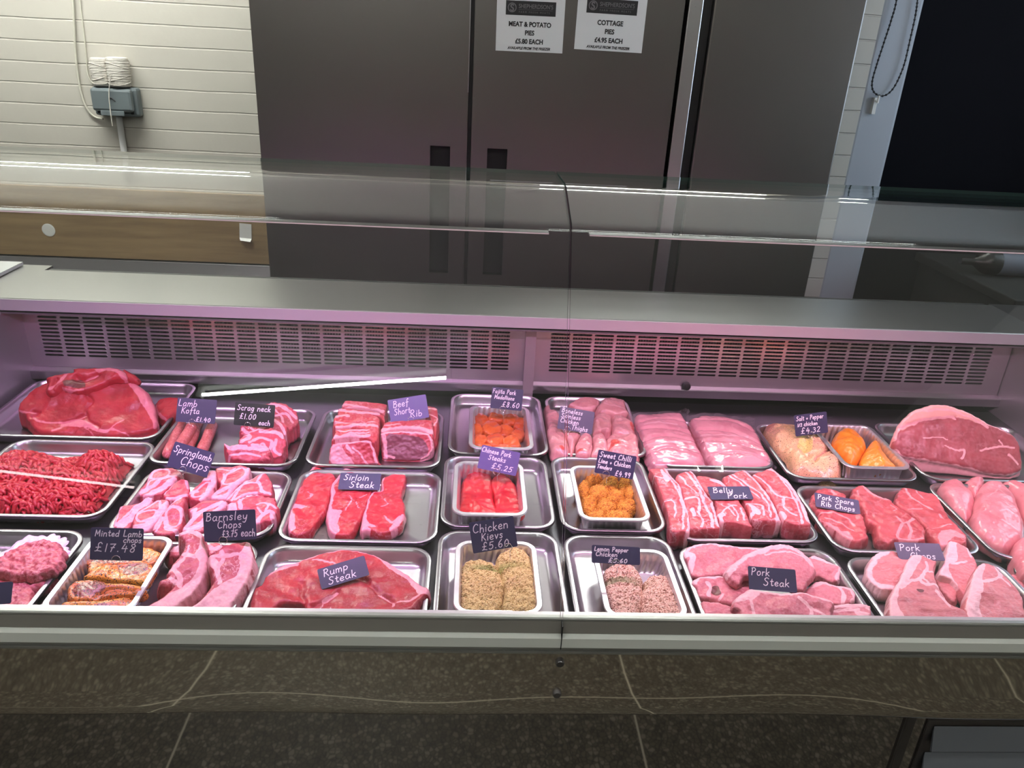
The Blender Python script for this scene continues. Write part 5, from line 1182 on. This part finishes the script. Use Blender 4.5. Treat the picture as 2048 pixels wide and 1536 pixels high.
tn_ = [(530,670,58,42,'at the back left, below the card'),(625,715,62,40,'in the middle of the back'),(715,715,55,40,'at the back right'),(475,745,45,45,'against the left foil wall'),(745,765,42,40,'against the right foil wall'),(560,765,60,42,'left of the centre'),(500,830,52,48,'at the left, second from the front'),(655,790,60,38,'right of the centre'),(600,845,58,42,'in the centre of the front half'),(720,840,62,44,'at the right, second from the front'),(540,900,58,35,'at the front left corner'),(670,905,75,38,'at the front right')]
for k, (x, y, a, b_, w) in enumerate(tn_): crumb('chicken_tender', '3', oval(x, y, a, b_, 10, .14), RIM-.006+.0015*(k % 3), 'tender', 'orange crumbed chicken tender '+w+' of its foil', 'crumbed chicken', 'orange chicken tenders', dome=.013, lump=.0015)
fj = [(1310,335,48,38,'at the back left'),(1400,325,50,32,'at the back, middle'),(1480,330,48,36,'at the back, right of the middle'),(1540,365,44,40,'at the back right'),(1375,385,55,40,'left of the centre'),(1290,400,40,44,'against the left wall'),(1450,400,50,36,'in the centre'),(1525,420,46,36,'at the right'),(1310,455,44,38,'at the left, near the front'),(1400,450,58,36,'in the middle, near the front'),(1490,465,55,36,'at the front right'),(1330,495,50,26,'at the front left'),(1430,500,60,28,'at the front edge, middle')]
for k, (x, y, a, b_, w) in enumerate(fj): slab('pork_medallion', '2', oval(x, y, a, b_, 9, .16), RIM-.008+.002*((k*2) % 3), 'fajita', 'orange fajita pork medallion '+w+' of its foil', 'pork medallion', 'fajita pork medallions', tilt=(RNG.uniform(0, 18), RNG.uniform(-14, 14)), edge=.005, dome=.004, lump=.002, taper=.3, floor=TF+.002)
def chin(out, label, **k): slab('pork_steak', '2', out, RIM-.004, 'chinese', label, 'pork steak', 'red marinated pork steaks', **{**dict(edge=.008, dome=.006, lump=.0014, lsc=90, taper=.28, floor=TF+.002), **k})
chin([(1195,740),(1215,670),(1270,625),(1345,622),(1380,680),(1385,780),(1400,890),(1200,885),(1190,800)], 'left bright red marinated pork steak', fat=[('groove', [(1240,660),(1280,760),(1270,870)], .006, .003)])
chin([(1365,690),(1430,650),(1500,690),(1545,800),(1555,890),(1400,890),(1385,780)], 'right bright red marinated pork steak', fat=[('groove', [(1450,700),(1410,760),(1390,840)], .005, .003), ('line', [(1440,720),(1410,780)], .0015)])

# ---------------------------------------------------------------- chicken thighs
def thigh(out, z, label, fat=(), **k): slab('chicken_thigh', 'H', out, z, 'thigh', label, 'chicken thigh', 'boneless chicken thighs', **{**dict(edge=.010, dome=.007, lump=.0016, lsc=90, fat=fat), **k})
tz = RIM-.008
thigh([(560,260),(640,190),(760,140),(900,128),(1080,158),(1112,215),(1040,300),(880,335),(700,310)], tz+.008, 'chicken thigh at the back behind the card, with a white fat curl', [('line', [(700,310),(880,330),(1040,290),(1105,210)], .005)], tilt=(10, 0))
thigh([(1050,320),(1090,240),(1190,130),(1380,125),(1535,170),(1555,300),(1600,400),(1400,430),(1150,390)], tz+.012, 'chicken thigh at the back right corner of the tray', [('line', [(1180,270),(1300,310),(1540,330)], .002), ('line', [(1200,180),(1210,250)], .002)], tilt=(10, 0))
thigh([(155,300),(200,265),(255,260),(290,340),(400,385),(440,520),(420,620),(330,650),(220,640),(185,450)], tz+.006, 'chicken thigh at the left edge of the tray, beside the card', [('line', [(170,430),(390,430)], .003)])
thigh([(985,520),(1030,440),(1100,418),(1290,432),(1320,560),(1310,680),(1240,720),(1100,690),(980,740)], tz+.008, 'chicken thigh right of the Boneless Skinless card', [('line', [(1060,560),(1090,650),(1220,680)], .003), ('dpoly', [(1080,720),(1180,710),(1190,780),(1100,760)])])
thigh([(1305,470),(1400,440),(1500,436),(1620,520),(1705,600),(1695,720),(1560,770),(1330,720)], tz+.009, 'chicken thigh at the right edge of the tray, middle', [('line', [(1450,450),(1450,560)], .003), ('line', [(1460,710),(1620,780)], .005), ('dpoly', [(1620,600),(1690,600),(1690,700),(1640,680)])])
thigh([(205,670),(330,635),(480,685),(560,850),(590,1090),(400,1085),(280,1035),(230,850)], tz+.008, 'chicken thigh at the front left corner of the tray', [('line', [(230,640),(400,640),(520,720)], .003), ('dline', [(440,1040),(490,1060)], .003)])
thigh([(490,725),(600,690),(720,695),(790,760),(700,900),(655,1085),(590,1085),(560,850)], tz+.010, 'chicken thigh behind the glass seam, below the card', [('line', [(500,730),(640,710),(740,720)], .006), ('line', [(600,820),(620,1000)], .006)])
thigh([(690,1000),(705,900),(780,775),(880,748),(975,800),(985,960),(940,1110),(720,1105)], tz+.013, 'chicken thigh in the middle of the front, dark spots at its lower edge', [('line', [(960,780),(980,960),(930,1090)], .002), ('dpoly', [(710,1050),(800,1050),(810,1080),(720,1085)]), ('line', [(700,910),(960,960)], .0012)])
thigh([(975,800),(1060,755),(1140,745),(1215,810),(1240,950),(1260,1110),(1100,1120),(950,1110),(990,960)], tz+.011, 'chicken thigh in the front behind the Sweet Chilli card', [('line', [(1200,790),(1230,900),(1220,1020)], .006), ('dpoly', [(1160,760),(1190,770),(1190,800),(1165,790)])])
thigh([(1215,850),(1320,755),(1500,755),(1740,795),(1775,950),(1785,1090),(1700,1140),(1450,1110),(1255,1070)], tz+.010, 'big chicken thigh at the front right corner of the tray', [('dpoly', [(1300,900),(1400,920),(1450,970),(1340,1000),(1260,1040),(1280,960)]), ('line', [(1500,900),(1540,1000)], .002)], lump=.003)

# ---------------------------------------------------------------- vacuum packs
def pack(out, label, film, fat):
    o, pl = slab('vacuum_pack', '3', out, RIM+.004, 'vac', label, 'vacuum pack', 'vacuum packs of chicken', edge=.014, dome=.010, lump=.0016, lsc=60, fat=fat, tilt=(4, 0))
    f = MB(); ol = np.array([on_z(*fpx('3', p), RIM+.006) for p in film]); c = ol.mean(0)
    q = spline(ol, 6, True); inn = c+(q-c)*.80; n = len(q); wv = np.sin(np.arange(n)*1.7)*.0015
    f.add([tuple(p-c+np.array([0, 0, w])) for p, w in zip(q, wv)]+[tuple(p-c+np.array([0, 0, .004])) for p in inn], [(i, (i+1) % n, n+(i+1) % n, n+i) for i in range(n)])
    fo_ = f.build('film_edge', MT['film'], smooth='all'); fo_.matrix_world = Matrix.Translation(Vector(c)); fo_.parent = o; fo_.matrix_parent_inverse = o.matrix_world.inverted()
    fo_['label'] = 'clear plastic film edge'
g1 = [('groove', [(800,360),(1000,350),(1070,360)], .004, .003), ('groove', [(790,400),(1000,410),(1090,430)], .005, .0035), ('groove', [(800,460),(950,450),(1110,470)], .005, .0035), ('groove', [(840,530),(1000,510),(1140,540)], .004, .003), ('line', [(820,380),(1000,380)], .003), ('line', [(820,490),(1080,480)], .003)]
g2 = [('groove', [(1120,350),(1300,360),(1430,410)], .005, .0035), ('groove', [(1130,410),(1300,420),(1470,480)], .005, .0035), ('groove', [(1150,470),(1320,480),(1490,530)], .005, .003), ('groove', [(1180,540),(1350,550),(1530,580)], .004, .003), ('line', [(1140,440),(1400,450)], .003)]
pack([(765,330),(800,308),(1010,300),(1060,340),(1105,440),(1165,560),(1160,612),(1000,612),(880,602),(835,540),(790,420)], 'left vacuum pack of pale pink chicken', [(755,310),(1000,290),(1055,275),(1080,290),(1075,330),(1130,450),(1180,560),(1170,625),(880,620),(815,560),(770,420)], g1)
pack([(1075,345),(1110,318),(1190,310),(1330,335),(1440,375),(1500,480),(1555,600),(1490,628),(1350,625),(1230,612),(1160,530),(1115,430)], 'right vacuum pack of pale pink chicken, next to the peppered half chicken', [(1065,330),(1190,300),(1340,322),(1445,330),(1450,370),(1520,480),(1575,610),(1490,640),(1220,625),(1145,540),(1100,430)], g2)

# ---------------------------------------------------------------- peppered half chicken, orange chicken
slab('half_chicken', 'M', [(105,215),(150,193),(240,200),(330,198),(400,245),(470,265),(560,305),(620,365),(675,460),(692,530),(655,580),(560,592),(470,560),(360,555),(310,520),(285,430),(200,355),(130,280)], RIM-.006, 'skin', 'raw half chicken with yellow pepper marinade under the Salt + Pepper card', 'half chicken', edge=.014, dome=.018, lump=.003, lsc=70,
   fat=[('bump', (240,290), .035, .010), ('bump', (590,500), .030, .010), ('bump', (560,370), .03, .008), ('groove', [(440,300),(400,400),(450,500)], .007, .008), ('groove', [(470,500),(530,440),(620,400)], .005, .007), ('poly', [(370,330),(450,350),(450,410),(400,430),(350,400)]), ('poly', [(610,420),(680,470),(690,530),(640,500)]), ('dline', [(480,490),(540,435),(620,395)], .003), ('dpoly', [(110,215),(150,195),(180,220),(140,260)]), ('line', [(330,250),(420,270)], .006)])
slab('orange_chicken', 'M', [(608,310),(640,260),(700,235),(790,240),(855,300),(872,360),(830,430),(760,485),(690,425),(630,360)], RIM+.004, 'orange', 'round bright orange chicken portion at the back of its foil', 'chicken portion', 'orange chicken portions', edge=.012, dome=.016, lump=.002, lsc=70, taper=.3, floor=TF+.002)
slab('orange_chicken', 'M', [(815,470),(850,390),(910,332),(965,338),(1000,395),(1060,470),(1095,520),(980,545),(880,535),(830,515)], RIM+.002, 'orange', 'wedge shaped bright orange chicken portion at the front of its foil', 'chicken portion', 'orange chicken portions', edge=.010, dome=.014, lump=.002, lsc=70, taper=.3, floor=TF+.002, fat=[('bulgeline', [(920,340),(940,440),(1000,540)], .012, .008)])

# ---------------------------------------------------------------- ham
slab('ham_joint', 'M', [(1080,290),(1120,190),(1210,92),(1330,42),(1440,28),(1560,55),(1700,115),(1790,170),(1900,215),(1990,270),(2030,350),(2045,470),(2035,530),(1950,568),(1800,558),(1500,488),(1170,430),(1095,375)], TF+.012, 'ham', 'big ham joint with a pale rind on a tilted cut face, back right corner', 'ham', tilt=(50, 0), anchor=(1950, 568), edge=.010, lump=.0010, lsc=40, cell=.0022,
   fat=[('rim', 0, 8, .0050), ('rim', 12, 17, .0042), ('dpoly', [(1100,200),(1210,95),(1330,48),(1440,35),(1560,65),(1700,130),(1780,185),(1680,165),(1600,140),(1450,120),(1300,155),(1150,215)]), ('line', [(1130,205),(1250,165),(1350,140),(1500,125),(1535,145)], .0030), ('line', [(1300,290),(1400,275),(1480,300)], .0014), ('line', [(1460,340),(1540,375),(1600,370),(1580,440)], .0022), ('line', [(1720,380),(1850,350),(1980,355)], .0022), ('line', [(1870,300),(1890,345)], .0016), ('line', [(1940,410),(2000,470)], .003), ('line', [(1200,90),(1440,70),(1600,110),(1780,200)], .003), ('groove', [(1130,210),(1300,165),(1540,135)], .005, .004)])

# ---------------------------------------------------------------- belly pork
def belly(out, label, fat, z=TF+.040, **k): slab('belly_slice', 'I', out, z, 'belly', label, 'belly pork', 'belly pork slices', **{**dict(edge=.003, lump=.0011, lsc=110, fat=fat, bulge=.001), **k})
belly([(55,155),(150,150),(240,152),(300,235),(400,345),(440,500),(485,620),(515,750),(505,860),(430,860),(300,850),(250,620),(190,450),(100,220)], 'belly pork slice at the far left of its tray', [('rim', 2, 8, .0055), ('line', [(190,180),(270,260),(380,420),(420,560),(440,700),(430,840)], .002), ('line', [(220,520),(310,530),(350,620),(330,720)], .0018), ('poly', [(190,160),(260,240),(270,300),(230,300),(190,220)]), ('line', [(110,230),(200,270)], .002)])
belly([(350,240),(420,195),(480,182),(535,182),(600,265),(690,420),(770,520),(805,640),(845,790),(840,830),(660,835),(520,825),(490,700),(460,560),(430,450),(395,330)], 'belly pork slice second from the left', [('rim', 3, 8, .0065), ('line', [(470,200),(560,310),(640,440),(700,600),(750,700),(770,820)], .0028), ('line', [(400,240),(500,350),(600,440)], .0018), ('line', [(450,500),(560,480),(620,520),(610,640)], .0022), ('poly', [(520,620),(560,610),(580,680),(550,700)]), ('line', [(600,650),(650,720),(650,820)], .002)])
belly([(590,245),(650,235),(830,275),(930,350),(1010,440),(1100,560),(1150,640),(1185,750),(1210,810),(1030,760),(860,750),(810,640),(820,560),(720,440),(630,340)], 'belly pork slice with a white bone end in the middle, below the card', [('line', [(760,285),(860,310),(930,380)], .005), ('line', [(950,550),(1040,640),(1050,740)], .002), ('poly', [(840,670),(890,650),(920,690),(890,720),(900,760),(860,760)]), ('line', [(820,690),(960,590),(1040,580)], .0018), ('line', [(1090,600),(1140,740)], .002), ('line', [(860,560),(960,620),(1010,690)], .0015)])
belly([(890,250),(960,222),(1060,185),(1135,172),(1245,260),(1375,410),(1465,550),(1535,720),(1530,745),(1370,745),(1230,730),(1180,640),(1130,530),(1000,400),(900,310)], 'belly pork slice right of the card, second from the right', [('rim', 3, 8, .0070), ('line', [(960,225),(1100,330),(1230,430),(1310,480)], .0025), ('line', [(1000,220),(1160,330),(1320,440),(1400,580),(1440,720)], .0022), ('line', [(1150,550),(1260,560),(1340,600),(1350,690)], .002), ('poly', [(1180,560),(1260,590),(1320,650),(1290,680),(1230,640)]), ('line', [(1190,720),(1240,640)], .003)])
belly([(1225,225),(1340,180),(1400,152),(1450,150),(1525,210),(1630,290),(1730,430),(1825,600),(1880,760),(1870,790),(1740,790),(1600,745),(1530,640),(1440,480),(1330,330)], 'belly pork slice at the far right of its tray', [('rim', 2, 8, .0075), ('line', [(1240,225),(1380,320),(1480,440),(1600,480)], .0025), ('line', [(1500,200),(1600,330),(1690,480),(1760,640),(1790,780)], .0022), ('line', [(1600,480),(1570,560),(1630,640),(1720,680)], .0025), ('poly', [(1520,640),(1580,650),(1620,700),(1570,730)]), ('line', [(1620,480),(1700,500)], .003)], z=TF+.042)

# ---------------------------------------------------------------- spare rib chops
def spare(out, label, fat, **k): slab('spare_rib_chop', 'K', out, TF+.028, 'sparerib', label, 'pork chop', 'pork spare rib chops', **{**dict(edge=.005, lump=.0022, lsc=80, fat=fat, wob=.0012), **k})
spare([(165,160),(230,130),(310,130),(460,190),(485,240),(600,360),(660,450),(680,560),(690,640),(560,675),(430,600),(280,500),(185,450),(200,380),(110,310),(120,220)], 'left spare rib chop under the Pork Spare Rib Chops card', [('poly', [(185,440),(260,480),(390,520),(430,600),(300,520)]), ('poly', [(400,560),(500,560),(540,660),(440,620)]), ('line', [(200,390),(320,390),(480,430),(560,510)], .002), ('line', [(250,440),(400,480),(560,560)], .0018), ('line', [(330,150),(370,190)], .003)])
spare([(545,135),(600,105),(660,105),(800,205),(900,240),(1040,340),(1170,430),(1260,510),(1285,610),(1240,665),(1000,650),(900,690),(790,610),(770,510),(690,460),(620,310),(540,215)], 'middle spare rib chop in its tray', [('line', [(990,430),(1060,500),(1120,470),(1180,440)], .0028), ('line', [(1060,500),(1000,620),(1120,660),(1260,640)], .0028), ('line', [(1110,490),(1130,600),(1120,650)], .0024), ('line', [(640,110),(760,200),(900,250)], .003), ('line', [(600,150),(590,220)], .002), ('line', [(930,300),(990,340),(960,360)], .0015)])
spare([(995,215),(1020,150),(1065,122),(1200,150),(1400,210),(1500,380),(1600,500),(1700,600),(1705,680),(1600,710),(1450,720),(1350,630),(1280,510),(1150,400),(985,290)], 'right spare rib chop beside the chicken breasts', [('line', [(1070,130),(1130,220),(1250,300),(1340,350)], .0024), ('line', [(1190,160),(1250,240),(1320,270)], .0018), ('line', [(1420,400),(1470,440)], .002), ('poly', [(1430,590),(1560,570),(1680,610),(1680,640),(1560,640),(1500,720),(1430,700)]), ('line', [(1110,350),(1250,340)], .002), ('line', [(1300,540),(1420,530),(1540,510)], .0015)])

# ---------------------------------------------------------------- pork steaks
def porks(out, z, label, fat=(), tilt=(12, 0), **k): slab('pork_steak', 'J', out, z, 'pork', label, 'pork steak', 'pork steaks in the front row', **{**dict(T=.016, edge=.005, lump=.0013, tilt=tilt, fat=fat), **k})
pz = TF+.026
porks([(75,225),(110,180),(160,145),(300,120),(450,128),(600,150),(800,165),(880,180),(760,240),(640,300),(580,400),(560,440),(400,445),(180,455),(110,290)], pz, 'pork steak at the back left of its tray, smooth pink with a fat edge', [('rim', 0, 7, .0065), ('line', [(90,240),(170,240),(160,330),(130,400)], .006)])
porks([(1340,240),(1440,270),(1540,320),(1622,360),(1612,470),(1545,505),(1420,450),(1340,440),(1280,350)], pz, 'small pork steak end at the back right of its tray', [('rim', 0, 4, .0075)])
porks([(165,490),(300,442),(500,448),(640,490),(760,530),(720,620),(600,720),(450,700),(330,670),(240,655),(205,560)], pz+.002, 'pork steak at the left middle with a pale top edge and dark end', [('rim', 0, 4, .0065), ('line', [(310,510),(350,560),(330,640)], .003), ('dpoly', [(380,540),(440,550),(450,620),(400,640),(350,600)]), ('line', [(430,680),(470,620)], .002)])
porks([(1250,620),(1330,530),(1420,488),(1550,525),(1742,572),(1745,700),(1600,730),(1450,700),(1300,680)], pz+.002, 'pork steak at the right middle with a broad white fat edge', [('rim', 1, 5, .0075), ('line', [(1600,560),(1640,620),(1640,720)], .003)])
porks([(510,370),(560,310),(700,220),(900,150),(1000,128),(1090,126),(1180,148),(1300,220),(1375,300),(1385,400),(1320,480),(1250,585),(1150,560),(900,480),(700,430),(640,500),(580,470)], pz+.032, 'arched pork steak lying across the others, behind the Pork Steak card', [('rim', 0, 8, .0100), ('line', [(880,240),(1080,200),(1250,250),(1330,300)], .0016)], bend=(1.6, 0), T=.014, tilt=(16, 0))
porks([(250,700),(330,690),(450,705),(600,760),(680,860),(720,1010),(340,1010),(290,830)], pz, 'plain pink pork steak at the front left corner of its tray', [('rim', 0, 3, .003)], tilt=(8, 0))
porks([(1480,870),(1600,845),(1750,850),(1900,865),(1990,915),(2000,1000),(1500,1000)], pz-.006, 'reddish pork steak end at the front right, under the rib', tilt=(6, 0))
porks([(1500,740),(1650,712),(1800,708),(1900,730),(1915,770),(1895,850),(1700,855),(1520,830)], pz+.012, 'pork rib end with striped fat at the right front of its tray', [('line', [(1510,740),(1800,720),(1905,760)], .006), ('line', [(1520,790),(1800,770)], .0022), ('line', [(1780,800),(1890,830)], .005)], tilt=(14, 0))
porks([(570,735),(600,650),(680,600),(740,568),(900,590),(1100,608),(1230,598),(1400,640),(1545,690),(1530,790),(1510,880),(1420,1000),(900,1020),(700,1000),(640,800)], pz+.022, 'largest pork steak at the front, just below the Pork Steak card', [('rim', 1, 8, .0060), ('line', [(600,660),(720,640),(780,610)], .008), ('line', [(770,640),(740,700),(770,800),(790,900)], .0025), ('line', [(1210,660),(1330,770),(1310,880)], .0030), ('line', [(1330,750),(1500,850)], .0022)], tilt=(14, 0))

# ---------------------------------------------------------------- pork chops
def chop(out, z, label, fat=(), tilt=(12, 0), v='L', **k): slab('pork_chop', v, out, z, 'porkchop', label, 'pork chop', 'pork chops with rind', **{**dict(edge=.004, lump=.0012, tilt=tilt, fat=fat, bulge=.003), **k})
chop([(1895,570),(1960,560),(2070,600),(2080,820),(2000,770),(1930,700)], TF+.018, 'thin reddish chop edge at the right border of the pork chop tray')
chop([(1050,600),(1140,600),(1250,640),(1310,700),(1290,800),(1260,880),(1150,790),(1080,700)], TF+.020, 'small reddish bone end between the front pork chops')
chop([(1095,560),(1120,470),(1170,330),(1200,185),(1280,190),(1400,250),(1470,350),(1520,440),(1500,560),(1440,760),(1400,840),(1310,720),(1230,620)], TF+.040, 'pork chop standing behind the right corner of the Pork Chops card', [('poly', [(1180,190),(1280,190),(1280,280),(1300,390),(1240,430),(1190,470),(1230,580),(1310,720),(1260,700),(1110,600),(1095,540),(1130,440)]), ('line', [(1400,260),(1440,360)], .0025), ('line', [(1230,440),(1400,420)], .002)], tilt=(18, 0))
chop([(250,560),(290,420),(340,340),(450,292),(600,298),(740,390),(760,560),(640,690),(560,730),(430,725),(330,665)], TF+.038, 'round pork chop with a thick white rind at the left of its tray', [('rim', 8, 14, .0100), ('rim', 7, 9, .005)], tilt=(12, -6), lump=.0016)
chop([(1385,900),(1440,700),(1490,520),(1570,432),(1700,450),(1800,540),(1905,640),(2015,780),(2050,900),(2080,1300),(1480,1300),(1400,980)], TF+.046, 'pork chop at the front right with a straight white rind', [('poly', [(1385,900),(1440,700),(1490,520),(1570,432),(1610,450),(1585,560),(1560,760),(1560,950),(1590,1150),(1600,1300),(1480,1300),(1400,980)]), ('line', [(1580,640),(1700,620),(1780,580),(1760,520)], .0028), ('line', [(1780,600),(1880,690)], .002), ('line', [(1700,460),(1780,590)], .002)], tilt=(16, 4))
chop([(725,400),(790,332),(890,338),(980,380),(1060,415),(1030,500),(1060,650),(1130,780),(1210,890),(1390,970),(1500,1100),(1540,1300),(600,1300),(540,1100),(522,950),(530,830),(580,710),(650,580)], TF+.050, 'large pork chop in front of the card with a long curved white rind', [('poly', [(725,400),(790,332),(890,338),(850,440),(790,540),(700,650),(630,740),(600,840),(630,940),(700,1080),(760,1200),(800,1300),(600,1300),(540,1100),(522,950),(530,830),(580,710),(650,580)]), ('line', [(650,720),(740,640),(850,620),(940,520),(940,420)], .0028), ('line', [(850,620),(920,680),(1060,690),(1210,890)], .0030), ('line', [(880,590),(960,670)], .0022), ('line', [(950,520),(1030,540)], .002), ('dline', [(860,745),(895,748)], .003), ('line', [(1060,760),(1200,920)], .003)], tilt=(14, 4))

# ---------------------------------------------------------------- chicken breasts
def breast(out, z, label, fat=(), **k): slab('chicken_breast', 'N', out, z, 'chicken', label, 'chicken breast', 'chicken breasts', **{**dict(edge=.014, dome=.012, lump=.002, lsc=50, fat=fat), **k})
bz = RIM-.004
breast([(610,270),(650,215),(720,190),(820,198),(910,245),(880,330),(800,440),(740,420),(680,340)], bz, 'small chicken breast tip at the back between two larger ones')
breast([(1130,260),(1200,228),(1300,235),(1430,290),(1560,360),(1620,700),(1540,800),(1440,720),(1340,500),(1240,350)], bz, 'chicken breast at the right border of the picture, partly cut off')
breast([(248,320),(330,225),(450,198),(600,240),(720,335),(775,470),(750,640),(690,740),(640,770),(500,650),(370,500)], bz+.002, 'left chicken breast in the tray, smooth and rounded', [('groove', [(600,250),(720,450),(700,700)], .006, .002)])
breast([(760,480),(800,350),(870,250),(950,225),(1130,238),(1220,310),(1340,450),(1400,620),(1460,780),(1460,1000),(1330,1100),(1200,1185),(1000,1085),(800,950),(700,790),(740,630)], bz+.008, 'largest chicken breast in the middle of its tray', [('line', [(900,520),(1000,470),(1080,400),(1160,470)], .0016), ('line', [(1080,710),(1200,700),(1280,740)], .0016), ('groove', [(780,560),(800,650),(840,660)], .004, .004), ('line', [(1120,820),(1260,890),(1380,960)], .0018), ('groove', [(760,640),(900,700),(1000,760)], .010, .003)], cell=.0016)
breast([(1290,1130),(1340,1060),(1440,1040),(1640,1060),(1640,1560),(1420,1560),(1330,1420),(1285,1280)], RIM+.004, 'chicken breast at the lower right border, in the front row tray')

# ---------------------------------------------------------------- price cards
Z5 = RIM
card([(357,795),(434,800),(430,848),(350,843)], RIM+.045, 28, [('Lamb', .03, .66, .27, 1.1), ('Kofta', .12, .37, .25, 1.05), ('£1.40', .50, .06, .20, 1.25)], 'slate card reading Lamb Kofta £1.40', pin=.42)
card([(471,807),(552,808),(546,858),(467,847)], RIM+.055, 24, [('Scrag neck', .06, .68, .24, 1.05), ('£1.00', .13, .30, .26, 1.15), ('each', .62, .08, .22, 1.0)], 'black card reading Scrag neck £1.00 each', mt='card_black', pin=.35)
card([(350,882),(432,907),(412,955),(334,932)], RIM+.045, 30, [('Springlamb', .04, .62, .27, 1.0), ('Chops', .28, .22, .34, 1.15)], 'slate card reading Springlamb Chops, tilted to the right', pin=.40)
card([(188,1055),(290,1057),(283,1122),(174,1119)], RIM+.065, 24, [('Minted Lamb', .08, .74, .19, 1.15), ('chops', .62, .56, .17, 1.15), ('£17.48', .08, .27, .29, 1.45)], 'slate card reading Minted Lamb chops £17.48', pin=.50)
card([(407,1023),(511,1019),(513,1078),(408,1084)], RIM+.065, 22, [('Barnsley', .05, .68, .27, 1.15), ('Chops', .26, .42, .24, 1.1), ('£3.75 each', .34, .12, .25, 1.1)], 'slate card reading Barnsley Chops £3.75 each', pin=.36)
card([(683,946),(764,947),(758,981),(674,978)], RIM+.008, 66, [('Sirloin', .10, .56, .34, 1.15), ('Steak', .26, .12, .36, 1.2)], 'slate card reading Sirloin Steak lying on the steaks')
card([(772,800),(853,789),(857,834),(785,847)], RIM+.060, 26, [('Beef', .12, .64, .28, 1.05), ('Short', .12, .32, .27, .95), ('Rib', .52, .12, .28, 1.15)], 'slate card reading Beef Short Rib, tilted to the left', mt='card_lilac', pin=.52)
card([(985,773),(1046,780),(1044,822),(980,816)], RIM+.060, 24, [('Fajita Pork', .03, .72, .20, .95), ('Medallions', .10, .46, .18, 1.0), ('£8.60', .36, .12, .27, 1.15)], 'slate card reading Fajita Pork Medallions £8.60', pin=.40)
card([(966,890),(1041,905),(1032,953),(953,935)], RIM+.050, 26, [('Chinese Pork', .02, .72, .20, .95), ('Steaks', .22, .46, .20, 1.1), ('£5.25', .34, .12, .25, 1.35)], 'lilac card reading Chinese Pork Steaks £5.25', mt='card_lilac', pin=.50)
card([(628,1139),(724,1114),(744,1146),(650,1179)], RIM+.020, 62, [('Rump', .10, .56, .35, 1.2), ('Steak', .16, .12, .36, 1.25)], 'slate card reading Rump Steak lying on the rump steak')
card([(938,1046),(1027,1031),(1035,1093),(946,1107)], RIM+.070, 24, [('Chicken', .06, .64, .27, 1.1), ('Kievs', .22, .36, .24, 1.15), ('£5.60', .20, .06, .27, 1.25)], 'slate card reading Chicken Kievs £5.60', pin=.78)
card([(1122,812),(1191,825),(1182,868),(1113,857)], RIM+.035, 34, [('Boneless', .06, .76, .20, 1.1), ('Skinless', .06, .53, .19, 1.15), ('Chicken', .06, .31, .19, 1.1), ('Thighs', .40, .07, .20, 1.1)], 'slate card reading Boneless Skinless Chicken Thighs', pin=.30)
card([(1195,899),(1271,912),(1268,960),(1191,945)], RIM+.055, 24, [('Sweet Chilli', .05, .72, .22, 1.05), ('Lime + Chicken', .05, .46, .19, .95), ('Tenders', .04, .22, .17, .95), ('£4.99', .52, .04, .24, 1.05)], 'slate card reading Sweet Chilli Lime + Chicken Tenders £4.99', pin=.30)
card([(1414,973),(1495,973),(1510,998),(1423,1000)], RIM+.022, 72, [('Belly', .10, .52, .38, 1.35), ('Pork', .40, .10, .40, 1.35)], 'slate card reading Belly Pork lying across the slices')
card([(1591,831),(1657,822),(1652,866),(1588,873)], RIM+.050, 20, [('Salt + Pepper', .06, .72, .20, .92), ('1/2 chicken', .08, .44, .18, .95), ('£4.32', .16, .10, .28, 1.25)], 'slate card reading Salt + Pepper 1/2 chicken £4.32', pin=.45)
card([(1628,985),(1716,1000),(1722,1030),(1632,1013)], RIM+.012, 64, [('Pork Spare', .06, .58, .32, 1.15), ('Rib Chops', .12, .14, .32, 1.2)], 'slate card reading Pork Spare Rib Chops lying on the left chop')
card([(1182,1090),(1278,1094),(1282,1131),(1185,1125)], RIM+.055, 40, [('Lemon Pepper', .05, .68, .24, 1.15), ('Chicken', .08, .40, .24, 1.35), ('£5.60', .34, .08, .26, 1.6)], 'slate card reading Lemon Pepper Chicken £5.60', pin=.50)
card([(1491,1133),(1583,1137),(1602,1188),(1503,1177)], RIM+.034, 48, [('Pork', .06, .62, .32, 1.15), ('Steak', .30, .22, .32, 1.25)], 'slate card reading Pork Steak standing on the pork steaks', mt='card')
card([(1783,1083),(1871,1088),(1898,1121),(1803,1120)], RIM+.028, 62, [('Pork', .08, .52, .38, 1.3), ('Chops', .26, .08, .36, 1.3)], 'slate card reading Pork Chops, half covered by a chop')
card([(-40,1168),(33,1162),(15,1208),(-56,1212)], RIM+.030, 40, [], 'slate card cut off by the left picture edge, standing on the burgers')
